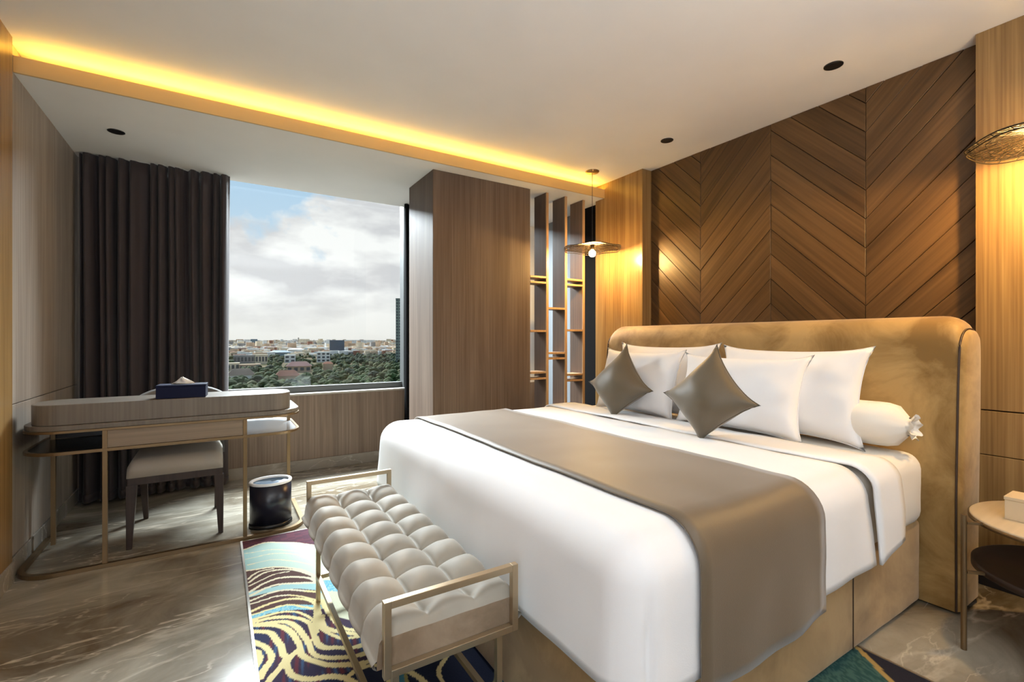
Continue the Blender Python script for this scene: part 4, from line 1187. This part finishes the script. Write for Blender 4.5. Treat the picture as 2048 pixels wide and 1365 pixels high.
# ============================================================ BENCH
def bench():
    t = thing('bench', 'tufted beige velvet bench with slim gold frame at the foot of the bed', 'bench', (0.548, 1.76, 0))
    X0, X1 = -0.188, 0.188; Y0, Y1 = -0.592, 0.592
    zt, zb = 0.545, 0.352; w = 0.019
    for y in (Y0, Y1):
        mb = MB()
        mb.box(X0 - w / 2, X0 + w / 2, y - w / 2, y + w / 2, zb, zt).box(X1 - w / 2, X1 + w / 2, y - w / 2, y + w / 2, zb, zt)
        mb.box(X0 + w / 2, X1 - w / 2, y - w / 2, y + w / 2, zt - w, zt).box(X0 + w / 2, X1 - w / 2, y - w / 2, y + w / 2, zb, zb + w)
        mb.build('arm_frame', M['brass'], t, bevel=0.0012)
    MB().box(X0 + 0.01, X1 - 0.01, Y0 + w / 2, Y1 - w / 2, zb, zb + 0.018).build('seat_board', M['bench_side'], t, bevel=0.002)
    q = 0.018
    for x in (X0 + 0.03, X1 - 0.035):
        for y in (Y0 + 0.03, Y1 - 0.06):
            MB().box(x - q / 2, x + q / 2, y - q / 2, y + q / 2, 0.0065, zb - 0.0005).build('leg', M['brass'], t, bevel=0.001)
        MB().box(x - q / 2, x + q / 2, Y0 + 0.03 + q / 2, Y1 - 0.06 - q / 2, 0.11, 0.11 + q).build('long_stretcher', M['brass'], t, bevel=0.001)
        MB().box(x - q / 2, x + q / 2, Y0 + 0.03 + q / 2, Y1 - 0.06 - q / 2, zb - q - 0.001, zb - 0.001).build('seat_rail', M['brass'], t, bevel=0.001)
    for y in (Y0 + 0.03, Y1 - 0.06):
        MB().box(X0 + 0.03 + q / 2, X1 - 0.035 - q / 2, y - q / 2, y + q / 2, 0.11, 0.11 + q).build('short_stretcher', M['brass'], t, bevel=0.001)
    # tufted cushion, 3 x 8 puffs
    a0, a1, b0, b1 = X0 - 0.022, X1 + 0.022, Y0 + w / 2 + 0.001, Y1 - w / 2 - 0.001
    zbase = 0.432; NX, NY = 3, 8; Rr = 0.05
    mb = MB()
    def H(u, v):
        sx = abs(math.sin(PI * u * NX)); sy = abs(math.sin(PI * v * NY))
        # outer rows roll over the sides
        if u * NX < 0.5 or u * NX > NX - 0.5: sx = 1 if min(u, 1 - u) * NX < 0.5 and False else sx
        px = sx ** 0.55; py = sy ** 0.55
        return 0.026 * px * py + 0.013 * (px + py) * 0.5
    def fn(u, v):
        x = a0 + (a1 - a0) * u; y = b0 + (b1 - b0) * v
        ex = min(x - a0, a1 - x); ey = min(y - b0, b1 - y)
        hx = 1.0 if ex > Rr else math.sqrt(max(0, 1 - (1 - ex / Rr) ** 2))
        hy = 1.0 if ey > 0.035 else 0.55 + 0.45 * math.sqrt(max(0, 1 - (1 - ey / 0.035) ** 2))
        uu = u; vv = v
        px = abs(math.sin(PI * uu * NX)) ** 0.5; py = abs(math.sin(PI * vv * NY)) ** 0.5
        if min(u, 1 - u) * NX < 0.5: px = 1.0
        if min(v, 1 - v) * NY < 0.5: py = 1.0
        fade = min(1, ey / 0.05); px = px * fade + (1 - fade)
        h = 0.036 * px * py + 0.016 * (px + py) * 0.5
        z = zbase + (0.0 + h) * 1.0
        zlow = 0.395
        z = zlow + (z - zlow) * min(hx, hy)
        if z != z: z = zlow
        return (x, y, z + 0.0012 * noise.noise(Vector((x, y, 0)) * 22))
    n1, n2 = 72, 192
    mb.grid(fn, n1, n2)
    # side walls follow the puffs
    def side(u, v, xs):
        y = b0 + (b1 - b0) * u
        py = abs(math.sin(PI * u * NY)) ** 0.5
        if min(u, 1 - u) * NY < 0.5: py = 1.0
        top = fn(0.0 if xs < 0 else 1.0, u)
        bul = 0.012 * (py - 0.5) * math.sin(PI * min(1, v * 1.0)) + 0.006 * math.sin(PI * v)
        z = top[2] * (1 - v) + (zb + 0.0185) * v
        return ((a0 if xs < 0 else a1) + xs * bul, y, z)
    mb.grid(lambda u, v: side(u, v, -1), n2, 8)
    mb.grid(lambda u, v: side(u, v, 1), n2, 8)
    mb.build('tufted_cushion', M['bench_velvet'], t, merge=2e-4)
    for s, y in ((-1, b0), (1, b1)):
        e = MB()
        e.grid(lambda u, v: (a0 + (a1 - a0) * u, y, (zb + 0.0185) + (fn(u, 0.0)[2] - zb - 0.0185) * v), 72, 4)
        e.build('cushion_end', M['bench_side'], t)
        e = MB(); e.box(a0 + 0.02, a1 - 0.02, y if s < 0 else y - 0.002, y + 0.002 if s < 0 else y, zb + 0.0185, 0.44)
    # small buttons where four puffs meet
    for i in range(1, NX):
        for j in range(1, NY):
            x = a0 + (a1 - a0) * i / NX; y = b0 + (b1 - b0) * j / NY
            MB().lathe([(0.0002, 0.0045), (0.004, 0.0035), (0.0062, 0.0)], 10, (x, y, zbase + 0.0005)).build('button', M['bench_velvet'], t)
bench()

# ============================================================ NIGHTSTAND
def nightstand():
    cx, cy = 2.705, 0.345; r = 0.315
    t = thing('nightstand', 'round two-tier nightstand with pale top, dark tray and slim metal legs', 'nightstand', (cx, cy, 0))
    MB().lathe([(0.0005, 0.482), (r - 0.006, 0.482), (r, 0.487), (r, 0.500), (r - 0.004, 0.504), (0.0005, 0.504)], 72).build('tabletop', M['table_top'], t)
    MB().lathe([(r + 0.001, 0.483), (r + 0.004, 0.483), (r + 0.004, 0.497), (r + 0.001, 0.497)], 72).build('edge_band', M['brass_dark'], t)
    MB().lathe([(0.0005, 0.285), (r - 0.02, 0.285), (r - 0.005, 0.290), (r - 0.005, 0.315), (r - 0.012, 0.315), (r - 0.018, 0.297), (0.0005, 0.297)], 72).build('lower_tray', M['tray'], t)
    for k, ang in enumerate((132.5, 132.5 + 120, 132.5 + 240)):
        a = R(ang); rr = 0.375
        lx, ly = rr * math.cos(a), rr * math.sin(a)
        lg = MB().tube([(lx, ly, 0.001), (lx, ly, 0.522)], 0.0095, 14).build('leg', M['brass_dark'], t)
        for z in (0.492, 0.302):
            MB().bar(((r - 0.004) * math.cos(a), (r - 0.004) * math.sin(a), z), ((rr - 0.009) * math.cos(a), (rr - 0.009) * math.sin(a), z), 0.012, 0.010).build('bracket', M['brass_dark'], lg)
nightstand()
def amenity_box():
    t = thing('card_box', 'cream lidded box at the right edge on the nightstand', 'box', (2.655, 0.425, 0.5045), 0)
    MB().box(-0.06, 0.06, -0.115, 0.115, 0, 0.075).build('box_body', M['carton'], t, bevel=0.0015)
    MB().box(-0.062, 0.062, -0.117, 0.117, 0.0752, 0.088).build('lid', M['carton'], t, bevel=0.0015)
    MB().lathe([(0.0003, 0.0), (0.006, 0.0), (0.008, 0.008), (0.006, 0.016), (0.0003, 0.017)], 16, (0, -0.02, 0.088)).build('knob', M['brass_dark'], t)
amenity_box()
def remote_tray():
    t = thing('valet_tray', 'small black leather tray in front of the cream box', 'tray', (2.51, 0.305, 0.5045), 0)
    MB().box(-0.058, 0.058, -0.10, 0.10, 0, 0.006).build('tray_base', M['black_gloss'], t, bevel=0.001)
    MB().ring_prism(rrect(-0.064, 0.064, -0.105, 0.105, 0.012, 4), rrect(-0.058, 0.058, -0.099, 0.099, 0.008, 4), 0.0, 0.036).build('tray_rim', M['black_gloss'], t, bevel=0.001)
remote_tray()

# ============================================================ CITY OUTSIDE
GZ = -42.0
c32, s32 = math.cos(R(32)), math.sin(R(32))
def ground(u, v):
    """point of the plain outside seen in the direction (u across, v below the horizon), in metres"""
    a = (u - 1024) / 943.0; t = (EYE - GZ) / ((v - 680) / 943.0)
    return Vector(((s32 + c32 * a) * t, (c32 - s32 * a) * t, GZ)), t
def outdoor_mat(name, col, rough=0.9, var=0.25, sc=0.05):
    return base_mat(name, col, rough, spec=0.2, var=var, var_scale=sc)
C_ = {
    'white': outdoor_mat('plaster_white', (0.74, 0.72, 0.67)), 'cream': outdoor_mat('plaster_cream', (0.70, 0.58, 0.41)),
    'tan': outdoor_mat('plaster_tan', (0.54, 0.38, 0.25)), 'grey': outdoor_mat('concrete_grey', (0.26, 0.25, 0.24)),
    'roof': outdoor_mat('clay_roof', (0.30, 0.13, 0.08)), 'rose': outdoor_mat('faded_rose_roof', (0.36, 0.20, 0.17)),
    'brownroof': outdoor_mat('brown_roof', (0.20, 0.15, 0.11)), 'win': base_mat('dark_window', (0.04, 0.05, 0.06), 0.2),
    'blue': base_mat('blue_facade_glass', (0.028, 0.075, 0.13), 0.25, var=0.3, var_scale=0.08), 'teal': base_mat('teal_facade_glass', (0.10, 0.19, 0.24), 0.3),
    'tower': base_mat('tower_green_grey', (0.20, 0.24, 0.20), 0.6, var=0.3, var_scale=0.3),
    'tree': outdoor_mat('tree_foliage', (0.032, 0.056, 0.014), 0.9, 0.5, 0.4), 'tree2': outdoor_mat('tree_foliage_dark', (0.014, 0.030, 0.011), 0.9, 0.5, 0.4),
    'tree3': outdoor_mat('tree_foliage_olive', (0.058, 0.066, 0.020), 0.9, 0.4, 0.4),
}
def plain_mat():
    m = bpy.data.materials.new('plain_ground'); m.use_nodes = True
    N, L = nodes_of(m.node_tree); b = N['Principled BSDF']; b.inputs['Roughness'].default_value = 1.0; b.inputs['Specular IOR Level'].default_value = 0.0
    tc = N.new('ShaderNodeTexCoord')
    n = N.new('ShaderNodeTexNoise'); n.inputs['Scale'].default_value = 0.012; n.inputs['Detail'].default_value = 10; n.inputs['Roughness'].default_value = 0.7
    L.new(tc.outputs['Object'], n.inputs[0])
    r = N.new('ShaderNodeValToRGB'); e = r.color_ramp.elements
    e[0].position = 0.38; e[0].color = (0.030, 0.042, 0.020, 1); e[1].position = 0.66; e[1].color = (0.25, 0.19, 0.13, 1)
    q = e.new(0.5); q.color = (0.10, 0.095, 0.055, 1)
    L.new(n.outputs[0], r.inputs[0]); L.new(r.outputs[0], b.inputs['Base Color'])
    return m
g = MB().box(-9000, 22000, 60, 26000, GZ - 2, GZ).build('city_ground', plain_mat())
tag(g, 'wide flat plain of the city seen through the window', 'ground', kind='structure')
struct(g)

def orient(p):   # building yaw so that it squares up roughly to the view
    return math.atan2(p.y, p.x) - PI / 2
def building(name, label, u, v, w, d, h, wall, roof=None, roofh=0.0, rows=0, cols=0, yaw=0.0, group=None, slabs=True, winmat='win'):
    p, t = ground(u, v)
    b = thing(name, label, 'building', p, orient(p) + yaw, group)
    wl_ = MB().box(-w / 2, w / 2, 0, d, 0, h).build('wall', C_[wall], b)
    if roof:
        mb = MB(); e = w * 0.04
        x0, x1, y0, y1 = -w / 2 - e, w / 2 + e, -e, d + e
        rl = (x1 - x0) * 0.22
        vs = [(x0, y0, h), (x1, y0, h), (x1, y1, h), (x0, y1, h), (x0 + rl, (y0 + y1) / 2, h + roofh), (x1 - rl, (y0 + y1) / 2, h + roofh)]
        mb.add(vs, [(3, 2, 1, 0), (0, 1, 5, 4), (1, 2, 5), (2, 3, 4, 5), (3, 0, 4)])
        mb.build('roof', C_[roof], b)
    else:
        MB().box(-w / 2 - 0.3, w / 2 + 0.3, -0.3, d + 0.3, h, h + 0.9).build('parapet', C_[wall], b)
    if rows and cols:
        for i in range(rows):
            for j in range(cols):
                cw = w / cols; rh = h / rows
                MB().box(-w / 2 + cw * (j + 0.2), -w / 2 + cw * (j + 0.8), -0.25, 0.1, rh * (i + 0.25), rh * (i + 0.8)).build('window', C_[winmat], b)
    return b
building('tower_block', 'dark blue glass office block in the middle distance', 674, 706, 46, 34, 41, 'blue', rows=6, cols=4, winmat='blue')
building('tower_block', 'pale teal office tower on the far left of the skyline', 508, 690, 52, 36, 48, 'teal', rows=4, cols=4, winmat='blue')
building('tower_block', 'tall grey-green tower cut off by the right window jamb', 799, 728, 13, 30, 117, 'tower', rows=22, cols=3)
building('apartment_house', 'white four-storey house with open balconies right of centre', 647, 725, 24, 16, 19, 'white', rows=3, cols=3)
building('apartment_house', 'long grey low block with a yellow gable at the left', 488, 727, 34, 14, 14, 'grey', rows=1, cols=6)
building('apartment_house', 'cream end block beside the long grey low block', 523, 728, 20, 14, 16, 'cream', rows=1, cols=4)
building('apartment_house', 'small white cubic house in front of dark trees', 580, 726, 19, 14, 14, 'white', rows=2, cols=2)
building('villa', 'rose-roofed villa in the middle of the trees', 598, 745, 30, 16, 8, 'tan', roof='rose', roofh=6, rows=1, cols=4)
building('villa', 'orange-brick villa right of the rose-roofed villa', 656, 741, 13, 10, 9, 'tan', roof='roof', roofh=3)
building('villa', 'white-walled house with a brown tiled roof at lower left', 482, 758, 26, 16, 4, 'white', roof='brownroof', roofh=7)
building('villa', 'long villa with terracotta roof below the rose-roofed one', 575, 760, 24, 14, 4, 'tan', roof='roof', roofh=6)
building('villa', 'cream terraced house at the left edge of the window view', 466, 742, 16, 12, 10, 'cream', rows=1, cols=3)
building('villa', 'flat-roofed brown house below the cream end block', 500, 742, 26, 14, 8, 'tan', rows=1, cols=4)
building('villa', 'low white roofed shed among the nearest trees', 556, 770, 10, 5, 2.5, 'white')
building('warehouse', 'wide white-roofed hall in the middle distance', 592, 707, 46, 40, 12, 'white', roof='white', roofh=4)
building('warehouse', 'blue-grey roofed hall left of the white hall', 560, 713, 50, 30, 10, 'teal', roof='teal', roofh=5)
building('apartment_house', 'pale slab with stair tower on the skyline centre', 608, 688, 110, 60, 50, 'cream')
building('chimney_tower', 'thin dark mast tower beside the pale skyline slab', 597, 688, 12, 12, 66, 'grey')
building('apartment_house', 'long white block on the skyline right of the blue office block', 718, 690, 260, 80, 40, 'white')

# distant city: individual low blocks of one kind, then the mass of smaller ones
rn = random.Random(21)
proto = {}
for k in ('white', 'cream', 'tan', 'roof', 'grey'):
    proto[k] = MB().box(-0.5, 0.5, 0, 1, 0, 1).mesh('far_house', C_[k])
def far_house(u, v, w, d, h, k, yaw):
    p, t = ground(u, v)
    o = bpy.data.objects.new('far_house', proto[k]); COL.objects.link(o)
    o.location = p; o.scale = (w, d, h); o.rotation_euler = (0, 0, orient(p) + yaw)
    lab = {'white': 'far-off low white house in the spread of the city', 'cream': 'far-off low cream house in the spread of the city', 'tan': 'far-off low tan house in the spread of the city',
           'roof': 'far-off low house with reddish roof in the city', 'grey': 'far-off low grey house in the spread of the city'}[k]
    tag(o, lab, 'house', {'white': 'far white houses', 'cream': 'far cream houses', 'tan': 'far tan houses', 'roof': 'far red-roofed houses', 'grey': 'far grey houses'}[k])
for i in range(230):
    u = rn.uniform(440, 830); q = rn.random()
    v = 694 + 22 * q ** 1.1
    if u > 640: v = min(v, 711)
    k = rn.choice(['white', 'cream', 'cream', 'tan', 'tan', 'white', 'roof', 'grey'])
    far_house(u, v, rn.uniform(10, 30), rn.uniform(10, 24), rn.uniform(5, 13), k, rn.uniform(-0.5, 0.5))
for k in ('white', 'cream', 'tan', 'grey', 'roof'):
    mb = MB()
    for i in range({'white': 2400, 'cream': 2400, 'tan': 1800, 'grey': 700, 'roof': 500}[k]):
        u = rn.uniform(250, 1100); v = 681.8 + 22 * rn.random() ** 1.5
        p, t = ground(u, v)
        s = 1.0 if v > 690 else 2.2
        w = rn.uniform(12, 34) * s; d = rn.uniform(12, 30) * s; h = rn.uniform(5, 16) * (1.0 if rn.random() < 0.95 else 2.4) * (1.0 if v > 688 else 1.4)
        a = orient(p) + rn.uniform(-0.6, 0.6); ca, sa = math.cos(a), math.sin(a)
        vs = [(p.x + x * ca - y * sa, p.y + x * sa + y * ca, GZ + z) for z in (0, h) for y in (0, d) for x in (-w / 2, w / 2)]
        mb.add(vs, [(4, 5, 7, 6), (0, 1, 5, 4), (2, 6, 7, 3), (0, 4, 6, 2), (1, 3, 7, 5)])
    o = mb.build('distant_rooftops', C_[k], recalc=False)
    tag(o, {'white': 'white', 'cream': 'cream', 'tan': 'tan', 'grey': 'grey', 'roof': 'reddish'}[k] + ' rooftops massed towards the horizon', 'rooftops', kind='stuff')

def crown_mesh(seed):
    bm = bmesh.new(); bmesh.ops.create_icosphere(bm, subdivisions=3, radius=1.0)
    for v in bm.verts:
        n = noise.noise(v.co * 1.6 + Vector((seed, 0, 0))); n2 = noise.noise(v.co * 5 + Vector((0, seed, 0)))
        v.co *= 1 + 0.28 * n + 0.22 * n2
        v.co.z *= 0.72
    me = bpy.data.meshes.new('crown'); bm.to_mesh(me); bm.free()
    return me
crowns = [crown_mesh(s * 3.7) for s in range(4)]
cm = {}
for kk in ('tree', 'tree2', 'tree3'):
    for i, me in enumerate(crowns):
        c = me.copy(); c.materials.append(C_[kk]); cm[(kk, i)] = c
trunk = MB().lathe([(0.35, 0), (0.22, 3), (0.15, 6)], 6).mesh('trunk', C_['brownroof'])
def tree(u, v, r, k, i):
    p, t = ground(u, v)
    lab = {'tree': 'green leafy tree among the houses below the window', 'tree2': 'dark green tree among the houses below the window', 'tree3': 'olive green tree among the houses below the window'}[k]
    o = thing('tree', lab, 'tree', p, rn.uniform(0, 6.28), {'tree': 'green trees below', 'tree2': 'dark green trees below', 'tree3': 'olive trees below'}[k])
    c = bpy.data.objects.new('crown', cm[(k, i)]); COL.objects.link(c); c.parent = o; c.location = (0, 0, 3 + r * 0.6); c.scale = (r, r, r)
    tr = bpy.data.objects.new('trunk', trunk); COL.objects.link(tr); tr.parent = o
for i in range(150):
    u = rn.uniform(455, 805)
    v = rn.uniform(716, 800) if u < 650 else rn.uniform(709, 800)
    # leave the roofs in view
    if any(abs(u - a) < b and v > c and v < c + d for a, b, c, d in ((598, 30, 742, 13), (482, 28, 756, 12), (575, 24, 757, 13), (647, 18, 723, 12), (656, 14, 738, 14), (500, 34, 725, 18), (580, 14, 724, 12), (466, 14, 738, 12), (556, 14, 768, 12))):
        continue
    k = rn.choice(['tree', 'tree', 'tree2', 'tree3'])
    if u > 655 and v < 738: k = 'tree2'
    r = rn.uniform(3.2, 6.0)
    tree(u, v, r, k, rn.randrange(4))
mb = MB()
ico = bmesh.new(); bmesh.ops.create_icosphere(ico, subdivisions=1, radius=1.0)
iv = [v.co.copy() for v in ico.verts]; fi = [tuple(w.index for w in f.verts) for f in ico.faces]; ico.free()
for k, cnt in (('tree2', 900), ('tree', 700), ('tree3', 300)):
    mb = MB()
    for i in range(cnt):
        u = rn.uniform(430, 830)
        if k == 'tree2': v = rn.uniform(708, 730) if rn.random() < 0.7 else rn.uniform(696, 716)
        else: v = rn.uniform(700, 800)
        if k == 'tree2' and v < 730 and v > 707 and u < 655 and rn.random() < 0.75: continue
        if any(abs(u - a) < b and v > c and v < c + d for a, b, c, d in ((598, 30, 742, 13), (482, 28, 756, 12), (575, 24, 757, 13), (647, 18, 723, 12), (656, 14, 738, 14), (500, 34, 725, 18), (580, 14, 724, 12), (466, 14, 738, 12), (674, 18, 704, 6))):
            continue
        p, t = ground(u, v); r = rn.uniform(2.5, 5.5)
        mb.add([(p.x + q.x * r * rn.uniform(0.8, 1.2), p.y + q.y * r * rn.uniform(0.8, 1.2), GZ + 3 + q.z * r * rn.uniform(0.7, 1.1)) for q in iv], fi, True)
    o = mb.build('tree_canopy', C_[k], recalc=False)
    tag(o, {'tree2': 'dark green', 'tree': 'green', 'tree3': 'olive'}[k] + ' mass of treetops between the city houses', 'trees', kind='stuff')
